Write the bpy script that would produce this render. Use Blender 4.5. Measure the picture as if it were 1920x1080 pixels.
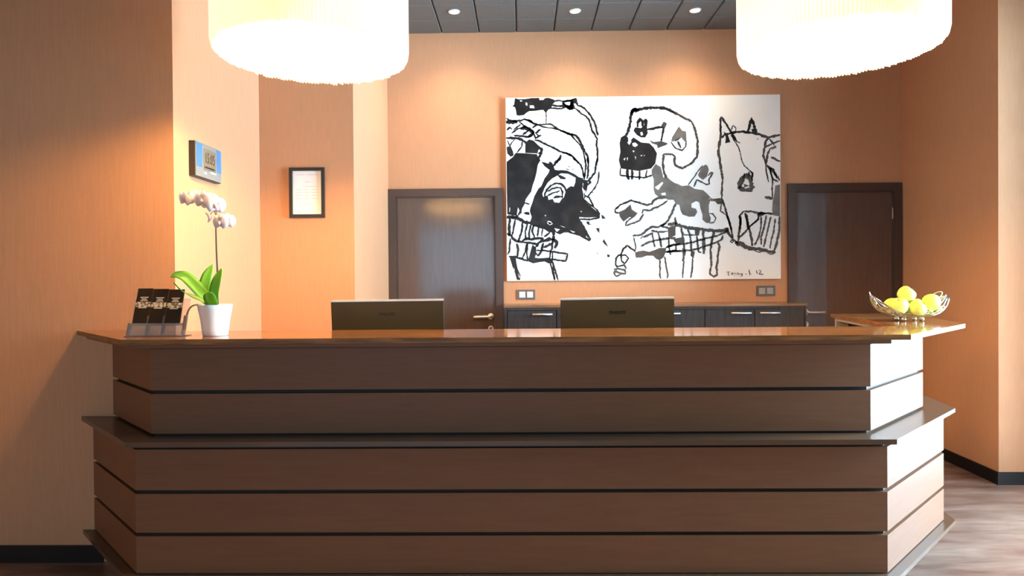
import bpy, bmesh, math, random
from math import pi, sin, cos, tan, radians as R
from mathutils import Vector, Matrix
from mathutils.geometry import tessellate_polygon

for o in list(bpy.data.objects):
    bpy.data.objects.remove(o)
SC = bpy.context.scene
COL = SC.collection
rnd = random.Random(7)

# ------------------------------------------------------------------ camera
F, YAW, ROLL, PITCH, H = 1247.18, .0159, .0079, .0089, 1.3139
cd = bpy.data.cameras.new('camera')
cam = bpy.data.objects.new('camera', cd)
COL.objects.link(cam)
cd.sensor_width = 36
cd.lens = F / 1920 * 36
cd.clip_start = .05
cam.matrix_world = (Matrix.Translation((0, 0, H)) @ Matrix.Rotation(YAW, 4, 'Z')
                    @ Matrix.Rotation(pi / 2 - PITCH, 4, 'X') @ Matrix.Rotation(-ROLL, 4, 'Z'))
SC.camera = cam

# ------------------------------------------------------------------ world, exposure
W = bpy.data.worlds.new('world')
SC.world = W
W.use_nodes = True
W.node_tree.nodes['Background'].inputs[0].default_value = (.75, .87, 1, 1)
W.node_tree.nodes['Background'].inputs[1].default_value = .3
SC.view_settings.view_transform = 'Standard'
SC.view_settings.look = 'None'
SC.view_settings.gamma = 1
SC.view_settings.use_curve_mapping = False
SC.view_settings.exposure = 1.3


def area(name, loc, rot, sx, sy, power, col):
    l = bpy.data.lights.new(name, 'AREA')
    l.shape = 'RECTANGLE'
    l.size, l.size_y = sx, sy
    l.energy = power
    l.color = col
    o = bpy.data.objects.new(name, l)
    o.location = loc
    o.rotation_euler = rot
    COL.objects.link(o)
    return o


# daylight standing outside the street windows (right side, and the glazed entrance behind the camera)
area('daylight_side', (4.0, 2.9, 1.55), (0, R(90), 0), 2.9, 1.95, 510, (.56, .78, 1))
area('daylight_entrance', (-1.35, -3.95, 1.31), (R(90), 0, 0), 4.5, 2.6, 42, (.46, .72, 1))


# ------------------------------------------------------------------ pixel helpers (1920x1080 frame -> world planes)
def ray(px, py):
    u, v = px - 960, py - 540
    cr, sr = cos(ROLL), sin(ROLL)
    u, v = u * cr - v * sr, u * sr + v * cr
    x, z = u / F, -v / F
    cp, sp = cos(PITCH), sin(PITCH)
    y, z = cp + z * sp, z * cp - sp
    c, s = cos(YAW), sin(YAW)
    return Vector((x * c - y * s, x * s + y * c, z))


def aty(px, py, Y):
    d = ray(px, py)
    return Vector((0, 0, H)) + d * (Y / d.y)


# ------------------------------------------------------------------ materials
MATS = {}


def mat(name, col, rough=.5, metal=0, spec=.5, coat=0, emit=None, noise=None, bump=None, trans=0, ior=1.45):
    """noise=(scale xyz, noise scale, second colour, contrast lo, hi)   bump=(scale xyz, noise scale, strength)"""
    m = bpy.data.materials.new(name)
    m.use_nodes = True
    nt = m.node_tree
    b = nt.nodes['Principled BSDF']
    b.inputs['Base Color'].default_value = (*col, 1)
    b.inputs['Roughness'].default_value = rough
    b.inputs['Metallic'].default_value = metal
    b.inputs['Specular IOR Level'].default_value = spec
    b.inputs['IOR'].default_value = ior
    b.inputs['Coat Weight'].default_value = coat
    b.inputs['Coat Roughness'].default_value = .06
    b.inputs['Transmission Weight'].default_value = trans
    if emit:
        b.inputs['Emission Color'].default_value = (*emit[0], 1)
        b.inputs['Emission Strength'].default_value = emit[1]

    def tex(scale, ns, detail=4):
        tc = nt.nodes.new('ShaderNodeTexCoord')
        mp = nt.nodes.new('ShaderNodeMapping')
        mp.inputs['Scale'].default_value = scale
        n = nt.nodes.new('ShaderNodeTexNoise')
        n.inputs['Scale'].default_value = ns
        n.inputs['Detail'].default_value = detail
        nt.links.new(tc.outputs['Object'], mp.inputs['Vector'])
        nt.links.new(mp.outputs['Vector'], n.inputs['Vector'])
        return n
    if noise:
        n = tex(noise[0], noise[1])
        r = nt.nodes.new('ShaderNodeValToRGB')
        r.color_ramp.elements[0].position = noise[3]
        r.color_ramp.elements[1].position = noise[4]
        r.color_ramp.elements[0].color = (*col, 1)
        r.color_ramp.elements[1].color = (*noise[2], 1)
        nt.links.new(n.outputs['Fac'], r.inputs['Fac'])
        nt.links.new(r.outputs['Color'], b.inputs['Base Color'])
    if bump:
        n = tex(bump[0], bump[1])
        bp = nt.nodes.new('ShaderNodeBump')
        bp.inputs['Strength'].default_value = bump[2]
        bp.inputs['Distance'].default_value = .002
        nt.links.new(n.outputs['Fac'], bp.inputs['Height'])
        nt.links.new(bp.outputs['Normal'], b.inputs['Normal'])
    MATS[name] = m
    return m


mat('wallpaper', (.585, .300, .160), .75, spec=.25, noise=((1, 1, .06), 120, (.612, .320, .176), .36, .64),
    bump=((1, 1, .25), 300, .25))
mat('wall_plain', (.62, .50, .42), .7, noise=((1, 1, 1), 3, (.66, .54, .46), .3, .7))
mat('ceiling_plate', (.05, .05, .05), .8)
mat('ceiling_tile', (.12, .128, .13), .55, noise=((1, 1, 1), 30, (.14, .148, .15), .3, .7), bump=((1, 1, 1), 60, .15))
mat('baseboard', (.006, .006, .007), .45)
mat('baseboard_grey', (.012, .012, .014), .45)
mat('desk_lacquer', (.185, .078, .036), .45, spec=.26, noise=((.25, .25, 3), 22, (.203, .089, .043), .3, .7),
    bump=((.3, .3, 4), 120, .06))
mat('ledge_lacquer', (.130, .066, .034), .25, spec=.5, noise=((.3, .3, 3), 22, (.110, .066, .044), .3, .7))
mat('desk_groove', (.012, .008, .006), .6)
mat('counter_wood', (.13, .056, .019), .10, spec=.32, noise=((.55, 3.2, 3), 7, (.30, .135, .046), .34, .68))
mat('door_lacquer', (.090, .060, .052), .13, spec=.9, coat=0, noise=((3, 3, .3), 18, (.102, .069, .060), .3, .7))
mat('door_frame', (.074, .048, .040), .30, spec=.5)
mat('cabinet_wenge', (.030, .027, .027), .16, spec=.9, noise=((4, 4, .4), 20, (.045, .040, .040), .3, .7))
mat('cabinet_groove', (.006, .006, .006), .6)
mat('counter_edge', (.17, .070, .022), .4, spec=.2, noise=((.8, 3.2, 9), 9, (.34, .150, .048), .34, .68))
mat('worktop_wood', (.16, .085, .045), .18, noise=((.5, 3, 3), 8, (.24, .13, .07), .35, .65))
mat('steel', (.92, .91, .90), .42, metal=1)
mat('chrome', (.9, .9, .9), .07, metal=1)
mat('monitor_black', (.030, .024, .010), .45, spec=.3, noise=((1, 1, 1), 3, (.036, .029, .013), .3, .7))
mat('monitor_rim', (.62, .62, .60), .25, metal=.6)
mat('monitor_logo', (.004, .004, .004), .4)
mat('screen_off', (.01, .01, .012), .1)
mat('canvas', (.90, .89, .88), .75, noise=((1, 1, 1), 2.2, (.94, .94, .93), .3, .7), bump=((1, 1, 1), 250, .15))
mat('canvas_paint', (.90, .89, .88), .7)
mat('paint_black', (.010, .009, .010), .35, noise=((1, 1, 1), 9, (.030, .027, .026), .45, .75))
mat('paint_sheen', (.055, .044, .037), .4, noise=((1, 1, 1), 9, (.105, .088, .075), .35, .7))  # black paint with its gloss glare put into the colour
mat('paint_sheen_pale', (.13, .112, .097), .45, noise=((1, 1, 1), 12, (.20, .175, .152), .35, .7))  # the black paint again, with stronger glare put into the colour
mat('paint_smear', (.55, .45, .43), .6, noise=((2, 1, 9), 12, (.80, .74, .73), .35, .65))
mat('frame_black', (.030, .026, .020), .3)
mat('paper', (.93, .94, .95), .6)
mat('print_grey', (.62, .62, .64), .7)
mat('clock_grey', (.20, .23, .24), .35)
mat('clock_edge', (.02, .02, .02), .4)
mat('clock_blue', (.055, .19, .74), .3)
mat('lcd', (.185, .165, .115), .25)
mat('lcd_digit', (.030, .020, .014), .4)
mat('white_print', (.80, .82, .82), .5)
mat('socket_frame', (.13, .125, .12), .35)
mat('socket_white', (.80, .82, .84), .35)
mat('socket_grey', (.42, .40, .37), .35)
mat('pot_ceramic', (.90, .88, .82), .22)
mat('leaf_dark', (.045, .15, .012), .4)
mat('stem_brown', (.060, .035, .018), .5)
mat('root_tan', (.38, .30, .13), .6)
mat('petal_lip', (.88, .58, .64), .5)
mat('brochure', (.028, .017, .007), .35)
mat('brochure_text', (.80, .72, .58), .5)
mat('brochure_photo', (.22, .15, .07), .5, noise=((1, 1, 1), 90, (.85, .78, .62), .42, .60))
mat('apple', (.56, .66, .085), .28, noise=((1, 1, .7), 9, (.70, .74, .20), .35, .7))
mat('apple_stem', (.10, .07, .03), .6)
mat('cubby', (.55, .48, .38), .6)
mat('worktop_inner', (.25, .17, .11), .4)
mat('spot_trim', (.75, .75, .73), .35, metal=.3)
mat('spot_glow', (1, 1, 1), .5, emit=((1, .96, .90), 60))
mat('bulb_glow', (1, 1, 1), .5, emit=((1, .56, .20), 255))
mat('lamp_metal', (.55, .52, .48), .3, metal=1)
mat('cord', (.02, .02, .02), .5)
mat('window_frame', (.35, .34, .33), .4)
mat('hinge', (.35, .30, .26), .35, metal=.8)


def special():
    # pleated lamp fabric: light passes through it
    m = bpy.data.materials.new('lamp_fabric')
    m.use_nodes = True
    nt = m.node_tree
    nt.nodes.clear()
    out = nt.nodes.new('ShaderNodeOutputMaterial')
    d = nt.nodes.new('ShaderNodeBsdfDiffuse')
    t = nt.nodes.new('ShaderNodeBsdfTranslucent')
    mx = nt.nodes.new('ShaderNodeMixShader')
    d.inputs[0].default_value = (.86, .83, .76, 1)
    t.inputs[0].default_value = (.88, .86, .82, 1)
    mx.inputs[0].default_value = .10
    nt.links.new(d.outputs[0], mx.inputs[1])
    nt.links.new(t.outputs[0], mx.inputs[2])
    nt.links.new(mx.outputs[0], out.inputs[0])
    MATS['lamp_fabric'] = m
    for nm, c1, c2, fc in (('petal', (.95, .93, .94), (.95, .90, .92), .5), ('leaf_green', (.20, .50, .05), (.30, .62, .06), .4),
                           ('bud_pink', (.92, .80, .83), (.92, .78, .80), .4)):
        m = bpy.data.materials.new(nm)
        m.use_nodes = True
        nt = m.node_tree
        b = nt.nodes['Principled BSDF']
        b.inputs['Base Color'].default_value = (*c1, 1)
        b.inputs['Roughness'].default_value = .38
        t = nt.nodes.new('ShaderNodeBsdfTranslucent')
        t.inputs[0].default_value = (*c2, 1)
        mx = nt.nodes.new('ShaderNodeMixShader')
        mx.inputs[0].default_value = fc
        out = nt.nodes['Material Output']
        nt.links.new(b.outputs[0], mx.inputs[1])
        nt.links.new(t.outputs[0], mx.inputs[2])
        nt.links.new(mx.outputs[0], out.inputs[0])
        MATS[nm] = m
    for nm, tint, fac in (('glass', (.95, .98, .97), .12), ('acrylic', (.93, .95, .96), .16)):
        m = bpy.data.materials.new(nm)
        m.use_nodes = True
        nt = m.node_tree
        nt.nodes.clear()
        out = nt.nodes.new('ShaderNodeOutputMaterial')
        a = nt.nodes.new('ShaderNodeBsdfTransparent')
        g = nt.nodes.new('ShaderNodeBsdfGlossy')
        a.inputs[0].default_value = (*tint, 1)
        g.inputs['Roughness'].default_value = .04
        fr = nt.nodes.new('ShaderNodeFresnel')
        fr.inputs['IOR'].default_value = 1.49
        ad = nt.nodes.new('ShaderNodeMath')
        ad.operation = 'ADD'
        ad.inputs[1].default_value = fac - .1
        nt.links.new(fr.outputs[0], ad.inputs[0])
        mx = nt.nodes.new('ShaderNodeMixShader')
        nt.links.new(ad.outputs[0], mx.inputs[0])
        nt.links.new(a.outputs[0], mx.inputs[1])
        nt.links.new(g.outputs[0], mx.inputs[2])
        if nm == 'acrylic':
            df = nt.nodes.new('ShaderNodeBsdfTranslucent')
            df.inputs[0].default_value = (.9, .93, .96, 1)
            d2 = nt.nodes.new('ShaderNodeBsdfDiffuse')
            d2.inputs[0].default_value = (.9, .93, .96, 1)
            ms = nt.nodes.new('ShaderNodeMixShader')
            nt.links.new(df.outputs[0], ms.inputs[1])
            nt.links.new(d2.outputs[0], ms.inputs[2])
            m2 = nt.nodes.new('ShaderNodeMixShader')
            m2.inputs[0].default_value = .16
            nt.links.new(mx.outputs[0], m2.inputs[1])
            nt.links.new(ms.outputs[0], m2.inputs[2])
            mx = m2
        nt.links.new(mx.outputs[0], out.inputs[0])
        MATS[nm] = m
    # wood-look floor: short streaks across the room
    m = mat('floor_wood', (.30, .17, .115), .32)
    nt = m.node_tree
    b = nt.nodes['Principled BSDF']
    tc = nt.nodes.new('ShaderNodeTexCoord')
    cols = []
    for sc, ns, lo, hi in (((.55, 3.0, 1), 3.2, .36, .66), ((1.1, 6, 1), 9, .34, .68)):
        mp = nt.nodes.new('ShaderNodeMapping')
        mp.inputs['Scale'].default_value = sc
        n = nt.nodes.new('ShaderNodeTexNoise')
        n.inputs['Scale'].default_value = ns
        n.inputs['Detail'].default_value = 5
        r = nt.nodes.new('ShaderNodeValToRGB')
        r.color_ramp.elements[0].position = lo
        r.color_ramp.elements[1].position = hi
        nt.links.new(tc.outputs['Object'], mp.inputs[0])
        nt.links.new(mp.outputs[0], n.inputs['Vector'])
        nt.links.new(n.outputs['Fac'], r.inputs['Fac'])
        cols.append(r)
    cols[0].color_ramp.elements[0].color = (.20, .105, .076, 1)
    cols[0].color_ramp.elements[1].color = (.42, .275, .21, 1)
    cols[1].color_ramp.elements[0].color = (.62, .60, .60, 1)
    cols[1].color_ramp.elements[1].color = (1, 1, 1, 1)
    mu = nt.nodes.new('ShaderNodeMix')
    mu.data_type = 'RGBA'
    mu.blend_type = 'MULTIPLY'
    mu.inputs['Factor'].default_value = .55
    nt.links.new(cols[0].outputs[0], mu.inputs['A'])
    nt.links.new(cols[1].outputs[0], mu.inputs['B'])
    nt.links.new(mu.outputs['Result'], b.inputs['Base Color'])


special()


# ------------------------------------------------------------------ mesh helpers
def obj(name, bm, material, parent=None, smooth=False, bevel=0):
    if isinstance(bm, bmesh.types.BMesh):
        if bevel:
            bmesh.ops.bevel(bm, geom=[e for e in bm.edges if len(e.link_faces) == 2 and e.calc_face_angle(0) > .5],
                            offset=bevel, segments=2, affect='EDGES', profile=.7)
        bmesh.ops.recalc_face_normals(bm, faces=bm.faces)
        me = bpy.data.meshes.new(name)
        bm.to_mesh(me)
        bm.free()
        if smooth:
            me.polygons.foreach_set('use_smooth', [True] * len(me.polygons))
    else:
        me = bm
    o = bpy.data.objects.new(name, me)
    if material:
        me.materials.clear()
        me.materials.append(MATS[material])
    COL.objects.link(o)
    if parent:
        o.parent = parent
        o.matrix_parent_inverse = Matrix.Identity(4)
        o.location = -Vector(parent.get('_o', (0, 0, 0)))
    return o


def thing(name, label, cat, loc=(0, 0, 0), group=None):
    """Empty at the thing's base; parts are modelled in world coordinates"""
    o = bpy.data.objects.new(name, None)
    COL.objects.link(o)
    o.location = loc
    o['_o'] = tuple(loc)
    o.empty_display_size = .05
    if label:
        o['label'] = label
    if cat:
        o['category'] = cat
    if group:
        o['group'] = group
    return o


def tag(o, label, cat, group=None):
    o['label'] = label
    o['category'] = cat
    if group:
        o['group'] = group
    return o


def struct(name, bm, material, parent=None, **k):
    o = obj(name, bm, material, parent, **k)
    if not parent:
        o['kind'] = 'structure'
    return o


def box(bm, x0, x1, y0, y1, z0, z1, M=None):
    vs = [bm.verts.new((x, y, z)) for x in (x0, x1) for y in (y0, y1) for z in (z0, z1)]
    for f in ((0, 1, 3, 2), (4, 6, 7, 5), (0, 4, 5, 1), (2, 3, 7, 6), (0, 2, 6, 4), (1, 5, 7, 3)):
        bm.faces.new([vs[i] for i in f])
    if M:
        for v in vs:
            v.co = M @ v.co
    return bm


def nb(*a, **k):
    return box(bmesh.new(), *a, **k)


def prism(bm, pts, z0, z1, M=None):
    lo = [bm.verts.new((x, y, z0)) for x, y in pts]
    hi = [bm.verts.new((x, y, z1)) for x, y in pts]
    n = len(pts)
    bm.faces.new(lo[::-1])
    bm.faces.new(hi)
    for i in range(n):
        bm.faces.new((lo[i], lo[(i + 1) % n], hi[(i + 1) % n], hi[i]))
    if M:
        for v in lo + hi:
            v.co = M @ v.co
    return bm


def npz(pts, z0, z1, M=None):
    return prism(bmesh.new(), pts, z0, z1, M)


def lathe(bm, prof, c=(0, 0, 0), n=24, M=None):
    """profile [(r, z)] turned about z"""
    rings = []
    allv = []
    for r, z in prof:
        if r < 1e-6:
            ring = [bm.verts.new((c[0], c[1], c[2] + z))]
        else:
            ring = [bm.verts.new((c[0] + r * cos(2 * pi * i / n), c[1] + r * sin(2 * pi * i / n), c[2] + z)) for i in range(n)]
        rings.append(ring)
        allv += ring
    for a, b in zip(rings, rings[1:]):
        for i in range(n):
            j = (i + 1) % n
            if len(a) == 1 and len(b) == 1:
                continue
            if len(a) == 1:
                bm.faces.new((a[0], b[j], b[i]))
            elif len(b) == 1:
                bm.faces.new((a[i], a[j], b[0]))
            else:
                bm.faces.new((a[i], a[j], b[j], b[i]))
    if M:
        for v in allv:
            v.co = M @ v.co
    return bm


def tube(bm, pts, r, n=8, closed=False):
    pts = [Vector(p) for p in pts]
    rings = []
    m = len(pts)
    up = Vector((.13, .21, .97)).normalized()
    for i, p in enumerate(pts):
        a = pts[(i - 1) % m] if (closed or i > 0) else p
        b = pts[(i + 1) % m] if (closed or i < m - 1) else p
        t = (b - a).normalized()
        s = t.cross(up)
        if s.length < .05:
            s = t.cross(Vector((1, 0, 0)))
        s.normalize()
        w = s.cross(t)
        rr = r(i / (m - 1)) if callable(r) else r
        rings.append([bm.verts.new(p + s * (rr * cos(2 * pi * k / n)) + w * (rr * sin(2 * pi * k / n))) for k in range(n)])
    for i in range(m if closed else m - 1):
        A, B = rings[i], rings[(i + 1) % m]
        for k in range(n):
            j = (k + 1) % n
            bm.faces.new((A[k], A[j], B[j], B[k]))
    if not closed:
        bm.faces.new(rings[0][::-1])
        bm.faces.new(rings[-1])
    return bm


def spline(pts, n=8):
    """Catmull-Rom through the points"""
    P = [Vector(p) for p in pts]
    P = [P[0] * 2 - P[1]] + P + [P[-1] * 2 - P[-2]]
    out = []
    for i in range(1, len(P) - 2):
        for k in range(n):
            t = k / n
            a, b, c, d = P[i - 1], P[i], P[i + 1], P[i + 2]
            out.append(.5 * ((2 * b) + (c - a) * t + (2 * a - 5 * b + 4 * c - d) * t * t + (3 * b - a - 3 * c + d) * t ** 3))
    out.append(P[-2])
    return out


def text_mesh(body, size, M, material, name, parent, depth=.0004, align='CENTER'):
    cu = bpy.data.curves.new('txt', 'FONT')
    cu.body = body
    cu.size = size
    cu.align_x = align
    cu.align_y = 'CENTER'
    cu.extrude = depth
    t = bpy.data.objects.new('txt', cu)
    me = bpy.data.meshes.new_from_object(t)
    bpy.data.objects.remove(t)
    me.transform(M)
    me.materials.clear()
    return obj(name, me, material, parent)


# ------------------------------------------------------------------ room shell
CEIL = 3.37
YW, YN, YB = 3.1195, 4.15, 5.4825           # near left wall, notice wall, back wall
struct('floor', nb(-4.8, 3.9, -3.8, 5.7, -.1, 0), 'floor_wood')
ceiling = struct('ceiling', nb(-4.8, 3.9, -3.8, 5.7, CEIL + .012, CEIL + .15), 'ceiling_plate')
struct('wall_left_near', nb(-4.8, -1.642, YW, YN, 0, CEIL + .012), 'wallpaper')
struct('wall_left_inner', npz([(-4.8, YN), (-1.05, YN), (-1.102, YB), (-1.102, 5.7), (-4.8, 5.7)], 0, CEIL + .012), 'wallpaper')
struct('wall_back', nb(-1.102, 3.0935, YB, 5.7, 0, CEIL + .012), 'wallpaper')
struct('wall_right', npz([(3.023, 4.2745), (3.9, 4.2745), (3.9, 5.7), (3.0935, 5.7), (3.0935, YB)], 0, CEIL + .012), 'wallpaper')
struct('wall_side_left', nb(-4.8, -4.6, -3.6, YW, 0, CEIL + .012), 'wallpaper')
bm = bmesh.new()                              # street wall on the right with the window opening
for y0, y1, z0, z1 in ((-3.6, 1.9, 0, 3.382), (3.86, 4.2745, 0, 3.382), (1.9, 3.86, 0, .1), (1.9, 3.86, 3.0, 3.382)):
    box(bm, 3.7, 3.9, y0, y1, z0, z1)
struct('wall_side_right', bm, 'wall_plain')
bm = bmesh.new()                              # street wall behind the camera with the glazed entrance
for x0, x1, z0, z1 in ((-4.8, -3.6, 0, 3.382), (.9, 3.9, 0, 3.382), (-3.6, .9, 2.62, 3.382)):
    box(bm, x0, x1, -3.8, -3.6, z0, z1)
struct('wall_front', bm, 'wall_plain')


def window(name, a, b, z0, z1, axis):
    t = thing(name, None, None)
    t['kind'] = 'structure'
    n = 3
    for i in range(n + 1):
        c = a + (b - a) * i / n
        lo, hi = (c, c + .05) if i == 0 else ((c - .05, c) if i == n else (c - .025, c + .025))
        if axis == 'x':
            obj('window_frame', nb(3.77, 3.83, lo, hi, z0, z1), 'window_frame', t)
        else:
            obj('window_frame', nb(lo, hi, -3.73, -3.67, z0, z1), 'window_frame', t)
    for z in (z0, z1 - .05):
        if axis == 'x':
            obj('window_frame', nb(3.77, 3.83, a + .05, b - .05, z, z + .05), 'window_frame', t)
        else:
            obj('window_frame', nb(a + .05, b - .05, -3.73, -3.67, z, z + .05), 'window_frame', t)
    for i in range(n):
        c0, c1 = a + (b - a) * i / n + .02, a + (b - a) * (i + 1) / n - .02
        if axis == 'x':
            obj('pane', nb(3.797, 3.803, c0, c1, z0 + .04, z1 - .04), 'glass', t)
        else:
            obj('pane', nb(c0, c1, -3.703, -3.697, z0 + .04, z1 - .04), 'glass', t)


window('window_1', 1.9, 3.86, .1, 3.0, 'x')
window('window_2', -3.6, .9, 0, 2.62, 'y')

# baseboards
BB = .08
struct('baseboard_left', nb(-4.6, -2.0, YW - .014, YW, 0, BB), 'baseboard', bevel=.003)
struct('baseboard_back', nb(-.155, 2.17, YB - .014, YB, 0, BB), 'baseboard')
struct('baseboard_right', npz([(3.023, 4.2745), (3.009, 4.262), (3.0795, 5.4825), (3.0935, 5.4825)], 0, BB), 'baseboard')
struct('baseboard_pillar', npz([(3.009, 4.2605), (3.7, 4.2605), (3.7, 4.2745), (3.009, 4.2745)], 0, BB), 'baseboard_grey')

# ceiling tiles, each its own bevelled panel
tile = None
for i in range(-5, 11):
    for j in range(7):
        x0, y1 = -.034 + .3063 * i, 5.4825 + .018 - .285 * j
        if x0 < -1.7 or (x0 < -1.1 and y1 > 4.2):
            continue
        if tile is None:
            b_ = nb(-.149, .149, -.1405, .1405, 0, .016)
            bmesh.ops.bevel(b_, geom=[e for e in b_.edges if all(v.co.z < .001 for v in e.verts)], offset=.006, segments=1, affect='EDGES')
            o = obj('ceiling_tile', b_, 'ceiling_tile', ceiling)
            tile = o
        else:
            o = tile.copy()
            COL.objects.link(o)
            o.parent = ceiling
        o.location = (x0 + .153, y1 - .1425, CEIL - .004)

# ------------------------------------------------------------------ doors in the back wall


def door(name, xa, xb, zt, hand, hx, hz):
    t = thing(name, None, None, (xa, YB, 0))
    t['kind'] = 'structure'
    fw = .062
    y0 = YB - .028
    obj('door_frame', nb(xa, xa + fw, y0, YB, 0, zt), 'door_frame', t, bevel=.004)
    obj('door_frame', nb(xb - fw, xb, y0, YB, 0, zt), 'door_frame', t, bevel=.004)
    obj('door_frame', nb(xa + fw, xb - fw, y0, YB, zt - fw, zt), 'door_frame', t, bevel=.004)
    obj('door_stop', nb(xa + fw, xa + fw + .012, y0 + .012, YB, 0, zt - fw), 'door_frame', t)
    obj('door_stop', nb(xb - fw - .012, xb - fw, y0 + .012, YB, 0, zt - fw), 'door_frame', t)
    obj('door_stop', nb(xa + fw + .012, xb - fw - .012, y0 + .012, YB, zt - fw - .012, zt - fw), 'door_frame', t)
    leaf = obj('door_leaf', nb(xa + fw + .014, xb - fw - .014, y0 + .018, YB, .006, zt - fw - .015), 'door_lacquer', t)
    # lever handle on a round rose
    s = hand
    yf = y0 + .018
    b = bmesh.new()
    My = Matrix.Translation((hx, yf, hz)) @ Matrix.Rotation(pi / 2, 4, 'X')
    lathe(b, [(0, 0), (.026, 0), (.026, .006), (.022, .009), (0, .009)], M=My)
    tube(b, spline([(hx, yf, hz), (hx, yf - .045, hz), (hx + s * .02, yf - .055, hz), (hx + s * .14, yf - .055, hz - .002)], 5), .0095, 10)
    obj('door_handle', b, 'steel', t, smooth=True)
    b = bmesh.new()
    lathe(b, [(.008, 0), (.024, 0), (.024, .006), (.020, .009), (.008, .009), (.008, 0)], M=Matrix.Translation((hx, yf, hz - .10)) @ Matrix.Rotation(pi / 2, 4, 'X'))
    obj('keyhole_plate', b, 'steel', t, smooth=True)
    for z in ((.25, 1.85) if s > 0 else ()):
        xh = xb - fw - .012 if s > 0 else xa + fw + .012
        obj('hinge', lathe(bmesh.new(), [(0, 0), (.007, 0), (.007, .09), (0, .09)], (xh, y0 + .008, z - .045), 10), 'hinge', t)
    return t


door('door_1', -1.102, -.155, 2.085, -1, -.262, 1.033)
door('door_2', 2.168, 3.088, 2.098, 1, 2.31, 1.05)

# ------------------------------------------------------------------ reception desk
XL, XR, YL, YRE = -1.5563, 1.4291, 2.6326, 3.2175
T8 = tan(pi / 8)


def outline(d, yend=4.15):
    a = (XL - T8 * d - (YW - (YL - d)), YW)
    b = (XL - T8 * d, YL - d)
    c = (XR + T8 * d, YL - d)
    e = (XR + T8 * d + (YRE - (YL - d)), YRE)
    g = (e[0] + .17, yend)
    return [a, b, c, e, g]


desk = thing('reception_desk', 'long dark brown panelled reception desk with angled ends and glossy wooden counter', 'reception desk', (0, YL, 0))


def strip(d0, d1, z0, z1, material, name, bevel=0, parent=desk, drop_end=True):
    p, q = outline(d0), outline(d1)
    o = obj(name, npz(p + q[::-1], z0, z1), material, parent, bevel=bevel)
    return o


RD = .0692
strip(-.018, -.055, .14, .69, 'desk_groove', 'lower_carcass')
strip(-RD - .018, -RD - .055, .68, 1.075, 'desk_groove', 'upper_carcass')
for d, rows in ((0, ((.158, .306), (.3215, .4765), (.492, .655))), (-RD, ((.703, .866), (.881, 1.052)))):
    po, pi_ = outline(d), outline(d - .0185)
    for z0, z1 in rows:
        for k in range(4):
            obj('front_board', npz([po[k], po[k + 1], pi_[k + 1], pi_[k]], z0, z1), 'desk_lacquer', desk, bevel=.0012)
strip(.0396, -.10, .673, .693, 'ledge_lacquer', 'middle_ledge', bevel=.007)
strip(.0396, -.05, .134, .154, 'ledge_lacquer', 'bottom_ledge', bevel=.007)
p_ = outline(-.36)
q_ = outline(-.40)
obj('plinth', npz(p_ + q_[::-1], 0, .135), 'desk_groove', desk)
p_ = outline(-.05)
obj('bottom_panel', npz(p_ + outline(-.41)[::-1], .134, .15), 'desk_groove', desk)
strip(.018, -RD - .05, 1.062, 1.0795, 'desk_lacquer', 'counter_moulding', bevel=.002)
CT = [(-2.115, YW), (-1.5774, 2.5816), (1.4932, 2.5816), (2.099, 3.1874), (2.40, 4.17), (1.915, 4.17), (1.715, 3.05),
      (-1.645, 3.03), (-1.645, YW)]
ct = obj('counter_top', npz(CT, 1.0795, 1.10), 'counter_wood', desk, bevel=.0015)
ct.data.materials.append(MATS['counter_edge'])
for p in ct.data.polygons:
    if abs(p.normal.z) < .5:
        p.material_index = 1
# pale framed open shelf under the return, facing the work place


def along(u, d):
    a, b = Vector((1.90, 4.12)), Vector((1.745, 3.25))
    t_ = (b - a).normalized()
    n_ = Vector((-t_.y, t_.x))
    if n_.x < 0:
        n_ = -n_
    p = a + (b - a) * u + n_ * (d + .018)
    return (p.x, p.y)


for u0, u1, z0, z1, dd in ((0, .03, .16, 1.0795, .08), (.97, 1, .16, 1.0795, .08), (.03, .97, 1.062, 1.0795, .08), (.03, .97, .70, .716, .07), (.03, .97, .16, .176, .08)):
    obj('shelf_frame', npz([along(u0, 0), along(u1, 0), along(u1, dd), along(u0, dd)], z0, z1), 'cubby', desk)
obj('shelf_back', npz([along(.03, .07), along(.97, .07), along(.97, .08), along(.03, .08)], .176, 1.062), 'desk_groove', desk)
# working surface behind the counter
obj('work_surface', nb(-1.50, 1.40, 2.80, 3.72, .715, .74), 'worktop_inner', desk, bevel=.002)
for x in (-1.45, -.05, 1.33):
    obj('support_panel', nb(x, x + .03, 2.82, 3.68, 0, .715), 'desk_lacquer', desk)

# ------------------------------------------------------------------ monitors


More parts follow.
